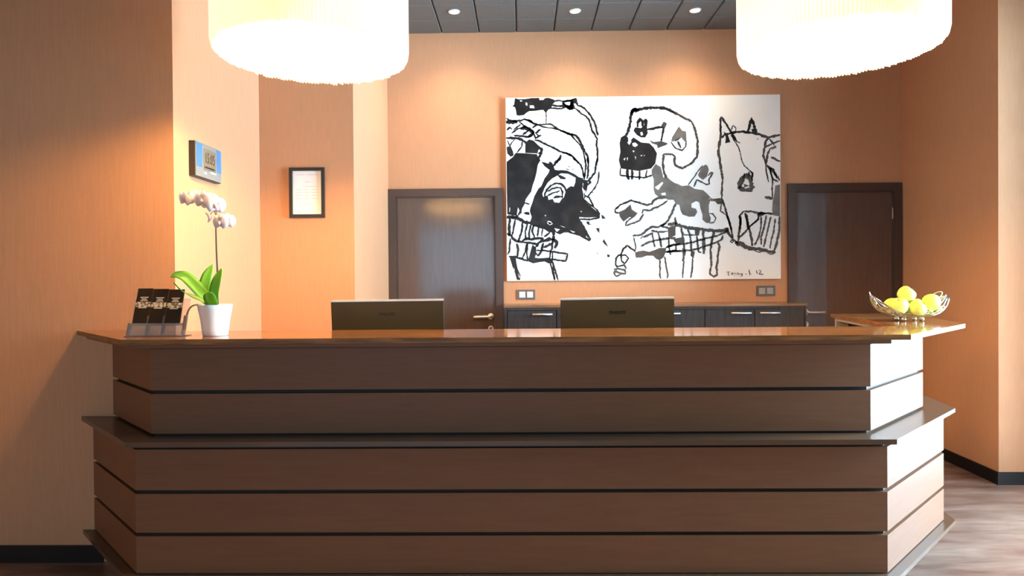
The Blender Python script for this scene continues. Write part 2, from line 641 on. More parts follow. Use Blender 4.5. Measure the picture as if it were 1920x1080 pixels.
def monitor(xc, zt, label):
    y = 3.25
    t = thing('computer_monitor', label, 'monitor', (xc, y + .08, .74), 'monitors behind the counter')
    M = Matrix.Translation((xc, y, zt)) @ Matrix.Rotation(R(-.35), 4, 'Y') @ Matrix.Rotation(R(5), 4, 'X')
    w, h = .274, .335
    sh = bmesh.new()
    # back shell: slightly domed, tapering to its lower edge
    box(sh, -w, w, 0, .03, -h, -.007, M)
    obj('back_shell', sh, 'monitor_black', t, bevel=.004)
    obj('silver_rim', nb(-w - .003, w + .003, .006, .04, -.0075, 0, M=M), 'monitor_rim', t, bevel=.0015)
    for s in (-1, 1):
        obj('side_rim', nb(s * w - .0025, s * w + .0025, .006, .04, -h, -.0075, M=M), 'monitor_black', t)
    obj('bezel', nb(-w, w, .03, .042, -h, -.0075, M=M), 'monitor_black', t, bevel=.002)
    obj('screen', nb(-w + .015, w - .015, .0415, .0435, -h + .02, -.022, M=M), 'screen_off', t)
    st = bmesh.new()
    box(st, xc - .035, xc + .035, y + .05, y + .075, .75, zt - .15)
    obj('stand_neck', st, 'monitor_black', t, bevel=.004)
    obj('stand_foot', lathe(bmesh.new(), [(0, 0), (.115, 0), (.115, .006), (.10, .012), (0, .014)], (xc, y + .08, .74), 32), 'monitor_black', t)
    text_mesh('PHILIPS', .022, M @ Matrix.Translation((0, -.0006, -.07)) @ Matrix.Rotation(pi / 2, 4, 'X') @ Matrix.Scale(1.15, 4, (1, 0, 0)), 'monitor_logo', 'logo_lettering', t, .0006)


monitor(-.667, 1.2305, 'dark monitor seen from behind, standing in front of the closed door beside the framed notice')
monitor(.463, 1.2315, 'dark monitor seen from behind, standing below the large painting')

# ------------------------------------------------------------------ low cabinets along the back wall
CX0, CX1, CY = -.142, 2.152, 5.08
pitch_ = (2.137 - (-.118)) / 6
GC = 'low cabinets along the back wall'
labs = ['low dark cabinet next to the lilac-brown door, under the double socket with white inserts',
        'low dark cabinet under the middle of the painting, mostly behind the monitor',
        'low dark cabinet at the end beside the glossy brown door']
for u in range(3):
    a = -.118 + pitch_ * 2 * u
    b_ = a + pitch_ * 2
    if u == 0:
        xa, xb = CX0, b_
    elif u == 2:
        xa, xb = a, CX1
    else:
        xa, xb = a, b_
    t = thing('low_cabinet', labs[u], 'cabinet', ((a + b_) / 2, CY, 0), GC)
    bm = bmesh.new()
    box(bm, xa + .0005, xb - .0005, CY + .02, YB - .015, .06, 1.118)
    obj('body', bm, 'cabinet_groove', t)
    obj('toe_kick', nb(xa + .01, xb - .01, CY + .06, YB - .03, 0, .06), 'cabinet_groove', t)
    if u == 0:
        obj('end_panel', nb(xa, a - .002, CY, CY + .02, .06, 1.118), 'cabinet_wenge', t)
    if u == 2:
        obj('end_panel', nb(b_ + .002, xb, CY, CY + .02, .06, 1.118), 'cabinet_wenge', t)
    obj('top_rail', nb(a, b_, CY, CY + .02, 1.096, 1.118), 'cabinet_wenge', t)
    for k in range(2):
        d0, d1 = a + pitch_ * k + .003, a + pitch_ * (k + 1) - .003
        d = obj('cabinet_door', nb(d0, d1, CY, CY + .019, .065, 1.092), 'cabinet_wenge', t, bevel=.001)
        hx0 = d1 - .030 - .150 if k == 0 else d0 + .030
        hb = bmesh.new()
        tube(hb, [(hx0, CY - .028, 1.066), (hx0 + .150, CY - .028, 1.066)], .0065, 10)
        for q in (.015, .135):
            tube(hb, [(hx0 + q, CY + .002, 1.066), (hx0 + q, CY - .028, 1.066)], .0045, 8)
        h = obj('handle', hb, 'steel', None, smooth=True)
        h.parent = d
wt = obj('cabinet_worktop', nb(CX0 - .004, CX1 + .006, CY - .008, YB - .001, 1.118, 1.136), 'worktop_wood', None, bevel=.002)
tag(wt, 'thin brown worktop running over the row of low cabinets under the painting', 'worktop')

# ------------------------------------------------------------------ sockets


def socket(xa, xb, z0, z1, ins, label):
    t = thing('double_socket', label, 'socket', ((xa + xb) / 2, YB, (z0 + z1) / 2), 'wall sockets')
    obj('cover_frame', nb(xa, xb, YB - .010, YB, z0, z1), 'socket_frame', t, bevel=.002)
    w = (xb - xa)
    for k in range(2):
        c = xa + w * (.285 + .43 * k)
        bm = bmesh.new()
        r = w * .165
        cz = (z0 + z1) / 2
        box(bm, c - r, c + r, YB - .013, YB - .009, cz - r, cz + r)
        i = obj('socket_insert', bm, ins, t, bevel=.0015)
        b2 = lathe(bmesh.new(), [(0, 0), (r * .68, 0), (r * .74, .0022), (r * .60, .0022), (r * .55, .0008), (0, .0008)], n=20,
                   M=Matrix.Translation((c, YB - .0128, cz)) @ Matrix.Rotation(pi / 2, 4, 'X'))
        g = obj('socket_well', b2, ins, None)
        g.parent = i
        g.location = (0, 0, 0)


socket(-.045, .103, 1.170, 1.250, 'socket_white', 'grey double wall socket with white inserts near the lilac-brown door')
socket(1.915, 2.066, 1.183, 1.268, 'socket_grey', 'dark double wall socket with grey inserts near the glossy brown door')

# ------------------------------------------------------------------ framed notice
t = thing('framed_notice', 'black framed white paper notice on the recessed wall', 'frame', (-1.34, YN, 1.92))
p0, p1 = aty(542, 314.5, YN - .012), aty(609, 407.5, YN - .012)
x0, x1, z1, z0 = p0.x, p1.x, p0.z, p1.z
fw = .020
for nm, a in (('l', (x0, x0 + fw, z0, z1)), ('r', (x1 - fw, x1, z0, z1)), ('b', (x0 + fw, x1 - fw, z0, z0 + fw)), ('t', (x0 + fw, x1 - fw, z1 - fw, z1))):
    obj('frame_bar', nb(a[0], a[1], YN - .018, YN, a[2], a[3]), 'frame_black', t, bevel=.004)
pp = obj('paper', nb(x0 + fw * .8, x1 - fw * .8, YN - .006, YN - .001, z0 + fw * .8, z1 - fw * .8), 'paper', t)
pw, ph = x1 - x0 - 2 * fw, z1 - z0 - 2 * fw
bm = bmesh.new()
for (u0, u1, v) in ((.12, .42, .085), (.5, .88, .085), (.43, .60, .25), (.38, .85, .355), (.10, .33, .425), (.41, .55, .425), (.66, .85, .425),
                    (.10, .33, .49), (.41, .55, .49), (.66, .85, .49), (.10, .33, .56), (.41, .55, .56), (.66, .85, .56), (.10, .33, .63),
                    (.41, .53, .63), (.66, .85, .63), (.22, .60, .765)):
    box(bm, x0 + fw + pw * u0, x0 + fw + pw * u1, YN - .0064, YN - .0058, z1 - fw - ph * v - .0022, z1 - fw - ph * v + .0008)
g = obj('printed_lines', bm, 'print_grey', None)
g.parent = pp
g['kind'] = 'stuff'

# ------------------------------------------------------------------ wall clock (on the side of the left wall block)
t = thing('wall_clock', 'square blue and grey digital clock mounted on the side wall above the orchid', 'clock', (-1.642, 3.41, 1.93))
ca, cb, cz0, cz1 = 3.262, 3.545, 1.852, 2.026
XC = -1.642
obj('clock_body', nb(XC, XC + .030, ca, cb, cz0, cz1), 'clock_edge', t, bevel=.003)
obj('face_plate', nb(XC + .0295, XC + .034, ca + .003, cb - .003, cz0 + .003, cz1 - .003), 'clock_grey', t, bevel=.001)
L = cb - ca
Hh = cz1 - cz0
for u0, u1 in ((.03, .235), (.80, .975)):
    obj('blue_panel', nb(XC + .0335, XC + .0352, ca + L * u0, ca + L * u1, cz0 + Hh * .29, cz1 - Hh * .03), 'clock_blue', t)
lcd = obj('lcd_screen', nb(XC + .0335, XC + .0354, ca + L * .29, ca + L * .76, cz0 + Hh * .26, cz1 - Hh * .13), 'lcd', t)
MX = lambda y, z: Matrix.Translation((XC + .0358, y, z)) @ Matrix.Rotation(pi / 2, 4, 'Z') @ Matrix.Rotation(pi / 2, 4, 'X')
text_mesh('15:05', .062, MX(ca + L * .525, cz0 + Hh * .60) @ Matrix.Scale(.82, 4, (1, 0, 0)) @ Matrix.Scale(1.2, 4, (0, 1, 0)), 'lcd_digit', 'clock_digits', t)
obj('date_strip', nb(XC + .0352, XC + .0358, ca + L * .33, ca + L * .70, cz0 + Hh * .31, cz0 + Hh * .36), 'lcd_digit', t)
obj('white_strip', nb(XC + .0335, XC + .0354, ca + L * .55, ca + L * .76, cz0 + Hh * .20, cz0 + Hh * .255), 'white_print', t)
obj('maker_mark', nb(XC + .0335, XC + .0354, ca + L * .31, ca + L * .40, cz0 + Hh * .13, cz0 + Hh * .18), 'white_print', t)

# ------------------------------------------------------------------ painting
PA = 'ABCDEF'
TL = {'A': (944, 176), 'B': (1054, 176), 'C': (944, 296), 'D': (1054, 296), 'E': (944, 400), 'F': (1054, 400),
      'H': (1145, 300), 'I': (1240, 300), 'J': (1145, 400), 'K': (1250, 400), 'L': (1338, 205), 'M': (1338, 300), 'N': (1338, 400)}
TS = {k: 130 / 1080 for k in TL}
TL['G'] = (1150, 190)
TS['G'] = 170 / 1080
YP = 5.445
PX0, PX1, PZ0, PZ1 = -.1265, 2.1015, 1.3235, 2.8195
paint = thing('painting', 'large white canvas with black expressive skull and animal figures', 'painting', (.99, YB, 1.32))
obj('canvas', nb(PX0, PX1, YP, YB, PZ0, PZ1), 'canvas', paint, bevel=.003)


def pt(tile_, p):
    o, s = TL[tile_], TS[tile_]
    v = aty(o[0] + p[0] * s, o[1] + p[1] * s, YP)
    return Vector((min(max(v.x, PX0 + .004), PX1 - .004), min(max(v.z, PZ0 + .004), PZ1 - .004)))


class Paint:
    def __init__(s):
        s.v, s.f = [], []

    def poly(s, pts, y):
        tri = tessellate_polygon([[Vector((p.x, p.y, 0)) for p in pts]])
        o = len(s.v)
        s.v += [(p.x, y, p.y) for p in pts]
        s.f += [tuple(o + i for i in t_) for t_ in tri]

    def line(s, pts, w, y, jit=.42):
        w *= 1.32
        # resample, then a ribbon with rough edges
        P = [pts[0]]
        for a, b in zip(pts, pts[1:]):
            n = max(1, int((b - a).length / .012))
            for k in range(1, n + 1):
                P.append(a.lerp(b, k / n))
        if len(P) < 2:
            return
        o = len(s.v)
        for i, p in enumerate(P):
            a, b = P[max(i - 1, 0)], P[min(i + 1, len(P) - 1)]
            d = (b - a)
            if d.length < 1e-6:
                d = Vector((1, 0))
            d.normalize()
            nrm = Vector((-d.y, d.x))
            if i == 0:
                p = p - d * w * .3
            if i == len(P) - 1:
                p = p + d * w * .3
            e = .6 if i in (0, len(P) - 1) else 1
            for sg in (-1, 1):
                q = p + nrm * (sg * w * .5 * e * (1 + rnd.uniform(-jit, jit)))
                s.v.append((min(max(q.x, PX0 + .002), PX1 - .002), y, min(max(q.y, PZ0 + .002), PZ1 - .002)))
        for i in range(len(P) - 1):
            s.f.append((o + 2 * i, o + 2 * i + 1, o + 2 * i + 3, o + 2 * i + 2))

    def build(s, name, material):
        me = bpy.data.meshes.new(name)
        me.from_pydata(s.v, [], s.f)
        o = obj(name, me, material, paint)
        o['kind'] = 'stuff'
        return o


UNIT = 5.45 / F * 130 / 1080          # metres per zoomed tile pixel


def pp_(seq):
    out = []
    for tl, pts in seq:
        out += [pt(tl, p) for p in pts]
    return out


def figure(name, material, fills=(), whites=(), lines=(), over=()):
    a = Paint()
    for f_ in fills:
        a.poly(pp_(f_ if isinstance(f_[0][1], list) else [f_]), YP - .0006)
    if a.f:
        a.build(name, material)
    b = Paint()
    for f_ in whites:
        b.poly(pp_([f_]), YP - .0010)
    if b.f:
        b.build(name + '_gaps', 'canvas_paint')
    c = Paint()
    for tl, w, pts in lines:
        c.line([pt(tl, p) for p in pts], w * UNIT * (TS[tl] / TS['A']), YP - .0014)
    for f_ in over:
        c.poly(pp_([f_]), YP - .0014)
    if c.f:
        c.build(name + '_lines', material)


# bird-like figure
figure('painted_bird', 'paint_black', fills=[
    [('A', [(180, 65), (235, 85), (345, 80), (440, 65), (555, 60), (560, 95), (620, 95), (650, 65), (700, 60), (790, 90), (800, 130), (760, 170),
            (745, 230), (700, 245), (660, 300), (620, 250), (560, 255), (500, 265), (400, 270), (350, 300), (320, 330), (250, 340), (205, 335),
            (195, 260), (180, 210), (135, 190), (165, 170)])],
    [('A', [(930, 110), (970, 165), (1030, 180), (1060, 110), (1085, 90), (1085, 245), (1030, 255), (980, 220), (930, 190)])],
    [('A', [(340, 760), (400, 710), (470, 730), (530, 790), (590, 840), (600, 890), (575, 950), (540, 930), (340, 920)])],
    [('A', [(45, 830), (110, 810), (150, 900), (160, 960), (110, 980), (60, 930)])],
    [('A', [(40, 1060), (150, 980), (190, 920), (350, 925), (520, 940), (545, 1000), (575, 1035)]),
     ('C', [(535, 110), (515, 230), (490, 330), (455, 430), (430, 530), (385, 590), (345, 650), (330, 720), (290, 790), (280, 850), (215, 910),
            (180, 900), (60, 880), (40, 500)])],
    [('C', [(590, 60), (640, 70), (700, 90), (720, 55), (760, 80), (780, 130), (800, 185), (860, 195), (900, 190), (1000, 200)]),
     ('D', [(80, 200), (190, 250), (260, 300), (330, 320), (330, 400), (310, 480), (330, 560), (335, 650), (400, 720), (500, 800), (570, 860),
            (585, 930), (540, 950), (270, 920)]),
     ('F', [(275, 110), (340, 210), (390, 310), (440, 400), (420, 435), (350, 400), (280, 350), (200, 320), (120, 290), (0, 318)]),
     ('E', [(1000, 290), (940, 300), (880, 330), (830, 310), (790, 280), (760, 300), (700, 290), (640, 250), (560, 230), (480, 200), (410, 150),
            (440, 60)]),
     ('C', [(410, 830), (420, 780), (450, 700), (480, 600), (545, 480), (590, 440), (640, 320), (700, 240), (720, 190), (640, 130)])],
    [('C', [(310, 860), (350, 840), (400, 845), (410, 890), (350, 885)])],
    [('D', [(330, 340), (400, 350), (440, 345), (460, 390), (430, 410), (395, 440), (385, 510), (350, 560), (345, 500), (320, 470)])],
    [('D', [(610, 880), (640, 900), (680, 945), (620, 950)])],
    [('D', [(380, 990), (420, 990), (430, 1030), (470, 1035), (410, 1045), (380, 1020)])],
    [('F', [(525, 230), (580, 230), (580, 310), (545, 270)])],
    [('F', [(630, 440), (650, 400), (680, 450), (720, 525), (660, 480)])],
    [('F', [(700, 635), (745, 650), (735, 685), (705, 680)])],
    [('F', [(543, 617), (558, 617), (558, 633), (543, 633)])],
    [('B', [(0, 110), (40, 160), (70, 190), (120, 180), (130, 120), (190, 70), (235, 90), (230, 150), (180, 150), (205, 230), (120, 255), (80, 235),
            (50, 200), (0, 220)])],
    [('E', [(450, 490), (510, 530), (510, 620), (490, 690), (560, 700), (700, 690), (770, 720), (770, 780), (700, 780), (640, 750), (560, 760),
            (460, 780), (370, 740), (400, 680), (420, 600)])],
    [('E', [(90, 670), (190, 670), (200, 760), (220, 860), (265, 960), (260, 1040), (210, 1035), (180, 930), (140, 830), (110, 730)])],
    [('E', [(500, 480), (560, 430), (620, 370), (640, 440), (560, 470), (540, 520), (500, 530)])],
], whites=[
    ('A', [(410, 180), (470, 180), (485, 225), (410, 220)]), ('A', [(250, 100), (300, 105), (270, 125)]),
    ('A', [(345, 135), (370, 140), (375, 185), (345, 175)]), ('A', [(545, 870), (575, 865), (575, 895), (530, 925)]),
    ('A', [(975, 140), (1030, 135), (1020, 180), (1000, 160)]),
    ('C', [(95, 770), (105, 780), (100, 840), (90, 840)]), ('C', [(225, 770), (250, 820), (215, 900), (210, 880)]),
    ('C', [(620, 610), (605, 560), (640, 470), (690, 385), (760, 320), (825, 285), (900, 240), (1010, 250), (1124, 310), (1119, 380), (1094, 450),
           (1050, 440), (1000, 470), (975, 500), (940, 620), (915, 630), (895, 660), (870, 700), (790, 690), (770, 640), (700, 655), (690, 590),
           (650, 590)]),
    ('C', [(690, 980), (740, 990), (770, 1030), (720, 1050), (680, 1020)]), ('C', [(640, 895), (665, 890), (655, 912)]),
    ('D', [(395, 370), (415, 375), (405, 400)]), ('D', [(340, 510), (370, 510), (350, 550)]), ('D', [(320, 390), (332, 400), (322, 450)]),
    ('D', [(265, 930), (400, 930), (540, 925), (430, 945), (270, 950)]), ('D', [(285, 825), (310, 835), (295, 850)]),
    ('F', [(120, 262), (205, 292), (170, 302)]), ('F', [(370, 345), (395, 375), (420, 390), (375, 375)]),
    ('E', [(160, 840), (180, 900), (165, 890)]), ('E', [(230, 930), (260, 1000), (240, 1000)]),
    ('E', [(680, 130), (760, 150), (720, 180)]), ('E', [(790, 230), (880, 250), (830, 290)]), ('E', [(880, 190), (970, 220), (930, 215)]),
], lines=[
    ('A', 22, [(780, 110), (860, 105), (940, 120), (1010, 105), (1080, 95)]), ('A', 26, [(760, 180), (860, 190), (940, 190)]),
    ('A', 18, [(740, 225), (820, 225), (900, 235), (960, 215)]), ('A', 8, [(665, 260), (665, 470)]),
    ('A', 22, [(40, 385), (110, 420), (200, 425), (270, 415), (330, 395), (400, 420), (470, 460), (540, 485), (640, 475), (750, 475), (810, 525),
               (900, 575), (1000, 615), (1080, 640)]),
    ('A', 14, [(540, 485), (620, 515), (700, 530), (780, 535), (860, 560), (960, 600), (1040, 635), (1080, 670)]),
    ('A', 40, [(40, 440), (120, 445), (200, 440)]), ('A', 24, [(330, 395), (390, 410), (470, 455)]),
    ('A', 18, [(250, 440), (310, 490), (390, 540), (450, 580), (480, 640), (500, 700)]), ('A', 40, [(280, 540), (330, 525), (400, 550), (460, 610)]),
    ('A', 22, [(60, 560), (100, 520), (125, 545)]), ('A', 18, [(165, 560), (260, 480)]), ('A', 18, [(135, 610), (230, 540), (330, 520)]),
    ('A', 24, [(310, 630), (400, 570)]), ('A', 24, [(505, 610), (570, 560)]), ('A', 22, [(500, 690), (580, 650)]),
    ('A', 22, [(460, 530), (520, 480)]), ('A', 18, [(510, 620), (560, 660)]), ('A', 30, [(380, 670), (450, 620), (470, 590)]),
    ('A', 22, [(170, 650), (280, 655), (370, 675), (430, 660), (460, 640)]),
    ('A', 30, [(50, 690), (110, 690), (180, 690), (260, 705), (320, 740), (360, 770)]),
    ('A', 14, [(180, 700), (130, 760), (100, 810)]), ('A', 12, [(65, 730), (95, 800)]), ('A', 14, [(295, 740), (285, 820), (215, 910)]),
    ('A', 22, [(490, 720), (560, 735), (640, 775), (760, 830), (880, 895), (1000, 935), (1080, 975)]),
    ('A', 30, [(600, 850), (575, 950), (540, 1000), (560, 1040)]), ('A', 24, [(895, 960), (880, 1010), (820, 1080)]),
    ('C', 22, [(640, 590), (670, 500), (740, 430), (830, 395), (900, 410), (960, 460), (975, 520)]),
    ('C', 20, [(690, 520), (760, 480), (830, 460), (890, 470), (920, 530), (915, 620)]),
    ('C', 18, [(690, 590), (760, 550), (830, 530), (870, 515)]), ('C', 30, [(870, 10), (780, 120)]),
    ('C', 26, [(790, 620), (860, 600), (920, 610)]), ('C', 16, [(400, 720), (330, 700)]), ('C', 14, [(280, 850), (200, 920), (120, 930)]),
    ('D', 20, [(170, 0), (230, 50), (290, 110), (320, 190), (335, 270), (350, 330)]), ('D', 20, [(350, 0), (370, 100), (360, 200), (345, 310)]),
    ('D', 22, [(395, 0), (410, 100), (405, 220), (390, 320)]), ('D', 22, [(555, 0), (525, 130), (510, 230), (460, 300), (410, 345)]),
    ('D', 16, [(575, 220), (570, 300), (560, 370), (500, 480), (400, 600)]), ('D', 12, [(435, 540), (480, 535)]),
    ('D', 18, [(345, 560), (360, 600), (340, 640)]), ('D', 18, [(360, 590), (420, 620), (460, 690), (490, 770), (545, 810), (580, 870), (575, 940)]),
    ('D', 20, [(340, 650), (410, 710), (490, 770)]), ('D', 20, [(270, 955), (420, 960), (560, 940)]),
    ('D', 8, [(60, 170), (110, 190)]), ('D', 14, [(100, 135), (118, 140)]), ('D', 10, [(160, 175), (175, 190)]),
    ('F', 18, [(275, 110), (340, 210), (390, 310), (440, 400), (420, 430)]), ('F', 18, [(100, 290), (200, 320), (290, 350), (370, 400), (420, 430)]),
    ('B', 22, [(20, 120), (100, 110), (160, 100), (210, 80), (225, 130), (240, 180), (300, 190), (360, 240), (450, 350), (520, 480), (555, 640)]),
    ('B', 22, [(200, 225), (250, 260), (300, 310), (370, 350), (410, 390), (440, 470), (460, 560), (510, 640), (545, 710), (535, 780), (550, 900),
               (555, 1000), (535, 1080)]),
    ('B', 24, [(0, 575), (60, 605), (130, 630), (200, 640), (250, 690), (310, 800), (350, 890), (395, 970), (405, 1080)]),
    ('B', 16, [(130, 635), (210, 720), (290, 810), (330, 900), (355, 1000), (365, 1080)]),
    ('B', 20, [(0, 910), (120, 940), (170, 985), (270, 1080)]),
    ('E', 40, [(60, 60), (130, 60), (200, 70), (290, 110), (330, 140), (420, 150), (560, 200)]), ('E', 34, [(100, 90), (90, 180), (90, 330)]),
    ('E', 20, [(185, 90), (165, 200), (140, 330)]), ('E', 22, [(295, 150), (290, 250), (260, 350), (230, 440)]),
    ('E', 20, [(370, 170), (340, 280), (345, 390)]), ('E', 20, [(430, 180), (400, 290), (400, 400)]), ('E', 24, [(470, 190), (450, 280), (480, 370)]),
    ('E', 18, [(550, 210), (530, 350)]), ('E', 16, [(610, 240), (595, 350)]),
    ('E', 26, [(60, 320), (120, 350), (140, 390), (210, 440), (330, 450), (450, 470), (540, 480)]),
    ('E', 30, [(300, 430), (350, 400), (460, 400), (540, 390), (610, 390)]), ('E', 20, [(110, 400), (95, 500), (90, 600), (50, 640)]),
    ('E', 24, [(210, 480), (230, 560), (220, 670)]), ('E', 18, [(365, 470), (340, 600), (290, 700)]), ('E', 20, [(375, 480), (365, 600), (370, 720)]),
    ('E', 24, [(90, 670), (200, 680), (280, 710), (370, 740)]),
    ('E', 20, [(520, 580), (620, 580), (780, 600), (900, 620), (1000, 630), (970, 745), (860, 730), (720, 710)]),
    ('E', 26, [(620, 470), (590, 590), (540, 660), (500, 620)]), ('E', 24, [(640, 360), (720, 300)]),
    ('E', 36, [(620, 430), (720, 400), (800, 410), (840, 480), (800, 530)]), ('E', 28, [(640, 530), (760, 460)]),
    ('E', 30, [(780, 240), (780, 400), (760, 480), (760, 560)]), ('E', 16, [(740, 560), (715, 720)]), ('E', 16, [(770, 600), (760, 720)]),
    ('E', 18, [(730, 770), (760, 900), (800, 1050)]), ('E', 22, [(770, 760), (810, 900), (850, 1050)]), ('E', 14, [(770, 830), (800, 1000)]),
    ('E', 18, [(760, 130), (830, 190), (900, 225), (980, 260)]),
], over=[('C', [(830, 262), (890, 270), (970, 310), (965, 335), (890, 330)]), ('C', [(480, 40), (500, 60), (480, 80)])])
figure('painted_smear', 'paint_smear', fills=[
    [('A', [(340, 300), (480, 285), (640, 320), (800, 360), (930, 385), (940, 400), (800, 397), (650, 360), (480, 325)])],
    [('A', [(965, 370), (1015, 360), (1030, 440), (1000, 455), (975, 420)])]])
# skull
figure('painted_skull', 'paint_black', fills=[
    [('G', [(90, 430), (140, 400), (175, 430), (180, 510), (210, 460), (240, 430), (270, 450), (330, 490), (430, 500), (480, 550), (520, 620),
            (500, 740), (450, 800), (300, 830), (90, 800), (65, 700), (85, 600), (75, 500)])],
    [('G', [(240, 350), (260, 310), (330, 320), (370, 280), (360, 220), (390, 205), (410, 230), (400, 320), (410, 380), (380, 430), (330, 430),
            (280, 400)])],
], whites=[
    ('G', [(225, 500), (260, 490), (295, 520), (260, 545), (230, 530)]), ('G', [(225, 585), (255, 590), (240, 610)]),
    ('G', [(120, 690), (145, 670), (135, 705)]), ('G', [(160, 670), (175, 670), (165, 710)]), ('G', [(255, 655), (270, 660), (265, 695)]),
    ('G', [(320, 650), (345, 635), (340, 655)]), ('G', [(360, 640), (378, 645), (366, 655)]),
    ('G', [(165, 490), (190, 470), (205, 440), (215, 480), (190, 520)]), ('G', [(320, 370), (345, 365), (355, 400), (330, 410)]),
], lines=[
    ('G', 26, [(230, 100), (210, 180), (200, 260), (180, 350), (150, 410)]), ('G', 24, [(215, 150), (240, 100), (300, 100), (370, 85), (480, 75), (620, 80), (720, 130)]),
    ('G', 40, [(225, 120), (260, 100), (290, 105)]),
    ('G', 14, [(85, 800), (80, 880), (180, 895), (380, 910), (460, 880)]), ('G', 22, [(165, 810), (170, 890), (185, 925)]),
    ('G', 20, [(225, 820), (225, 900), (222, 925)]), ('G', 16, [(315, 830), (310, 930)]), ('G', 12, [(400, 820), (385, 910)]),
    ('G', 24, [(290, 300), (290, 250), (320, 215), (350, 240), (345, 290)]), ('G', 20, [(400, 335), (460, 330), (520, 310), (590, 310)]),
    ('G', 16, [(600, 320), (585, 400), (570, 470)]),
    ('H', 22, [(430, 660), (320, 630), (230, 665), (150, 700), (70, 770), (75, 815), (130, 825)]),
    ('J', 20, [(380, 590), (260, 500), (190, 560), (160, 650), (170, 740), (220, 780), (280, 700), (230, 650), (130, 650), (80, 700), (80, 800),
               (100, 830), (210, 800)]),
    ('J', 14, [(360, 380), (390, 520), (380, 600)]),
])
# body, arms and basket of the middle figure
figure('painted_body', 'paint_sheen', fills=[
    [('G', [(570, 290), (600, 240), (640, 265), (610, 330), (570, 320)])],
    [('G', [(430, 460), (480, 485), (570, 475), (650, 500), (630, 520), (560, 545), (530, 560), (520, 520), (460, 500)])],
    [('H', [(130, 810), (220, 770), (310, 690), (330, 770), (420, 830), (370, 890), (290, 890), (200, 960), (175, 930), (140, 880)])],
    [('J', [(380, 610), (440, 590), (510, 580), (600, 600), (690, 570), (760, 540), (860, 540), (860, 600), (820, 690), (760, 730), (710, 710),
            (660, 660), (560, 660), (480, 690), (390, 690)])],
    [('J', [(890, 240), (1010, 200), (1010, 340), (960, 370), (900, 370)])],
    [('K', [(440, 250), (520, 260), (500, 350), (440, 340)])], [('K', [(380, 570), (440, 600), (420, 700), (370, 660)])],
    [('K', [(240, 540), (310, 560), (290, 660), (250, 660)])],
    [('K', [(100, 400), (240, 370), (260, 480), (150, 480)])],
], lines=[
    ('G', 20, [(700, 120), (820, 185), (930, 240), (970, 320), (1000, 450), (1005, 600), (990, 670), (930, 740), (820, 800), (740, 760), (725, 710),
               (735, 660), (700, 630), (600, 630), (590, 720), (600, 840), (630, 910)]),
    ('G', 12, [(690, 490), (740, 560), (820, 585), (860, 540), (870, 470)]), ('G', 16, [(770, 480), (800, 550)]), ('G', 14, [(740, 470), (800, 430)]),
    ('H', 26, [(860, 580), (760, 590), (680, 620), (640, 680), (570, 700), (480, 680), (420, 655)]),
    ('H', 22, [(880, 640), (760, 720), (680, 750), (600, 790), (500, 780), (490, 830)]),
    ('H', 20, [(510, 850), (450, 940), (340, 990), (230, 1020), (250, 960), (360, 880)]),
    ('I', 26, [(220, 690), (160, 840), (90, 960), (0, 1030)]),
    ('J', 24, [(350, 350), (480, 335), (560, 260), (640, 210), (740, 215), (860, 160)]), ('J', 30, [(520, 370), (600, 330), (650, 310)]),
    ('J', 24, [(480, 505), (600, 450), (700, 420), (850, 395), (1000, 380)]), ('J', 20, [(650, 330), (660, 400), (690, 520)]),
    ('J', 24, [(740, 300), (770, 400), (790, 520)]), ('J', 22, [(640, 270), (740, 290), (880, 280)]), ('J', 24, [(800, 200), (900, 230), (1010, 200)]),
    ('J', 20, [(900, 370), (905, 500), (930, 640)]), ('J', 20, [(860, 540), (960, 490), (1080, 480)]), ('J', 24, [(860, 600), (960, 590), (1080, 580)]),
    ('J', 24, [(60, 870), (130, 860), (220, 890), (230, 940), (140, 930), (60, 900), (60, 950), (90, 985), (150, 950)]), ('J', 18, [(210, 800), (240, 860)]),
    ('J', 20, [(765, 730), (770, 850), (765, 950), (780, 1010)]), ('J', 18, [(840, 680), (860, 800), (890, 950), (880, 1005)]),
    ('J', 22, [(500, 360), (470, 390)]),
    ('K', 38, [(30, 170), (130, 165), (240, 200), (350, 230), (480, 235), (600, 255), (740, 270), (870, 270), (950, 240)]),
    ('K', 22, [(0, 520), (150, 490), (300, 470), (420, 450), (530, 410), (640, 385), (780, 350), (900, 300), (960, 260)]),
    ('K', 22, [(0, 600), (150, 590), (400, 570), (500, 550), (620, 500), (760, 460), (860, 400), (870, 350)]), ('K', 24, [(135, 70), (140, 170)]),
    ('K', 24, [(230, 230), (250, 350), (270, 480), (270, 640), (250, 740)]), ('K', 24, [(330, 240), (370, 380), (380, 560), (400, 640)]),
    ('K', 22, [(470, 350), (480, 450), (500, 600)]), ('K', 34, [(565, 270), (575, 400), (580, 620)]),
    ('K', 24, [(740, 280), (710, 400), (700, 490), (680, 560), (690, 680), (695, 800), (670, 940), (730, 985), (790, 960), (775, 850), (800, 650),
               (825, 500), (800, 460)]),
    ('K', 16, [(270, 740), (255, 850), (250, 1000)]), ('K', 18, [(405, 690), (400, 850), (375, 1000)]), ('K', 16, [(260, 330), (340, 335), (440, 340)]),
    ('K', 22, [(140, 490), (150, 600)]), ('K', 24, [(500, 600), (530, 610)]),
    ('I', 14, [(420, 385), (520, 250), (560, 190), (640, 90)]),
    ('I', 18, [(510, 410), (550, 310), (620, 340), (700, 385), (750, 370), (740, 310), (800, 200), (780, 190), (730, 240)]),
    ('I', 16, [(740, 830), (800, 840), (850, 900), (820, 970), (750, 980)]),
])
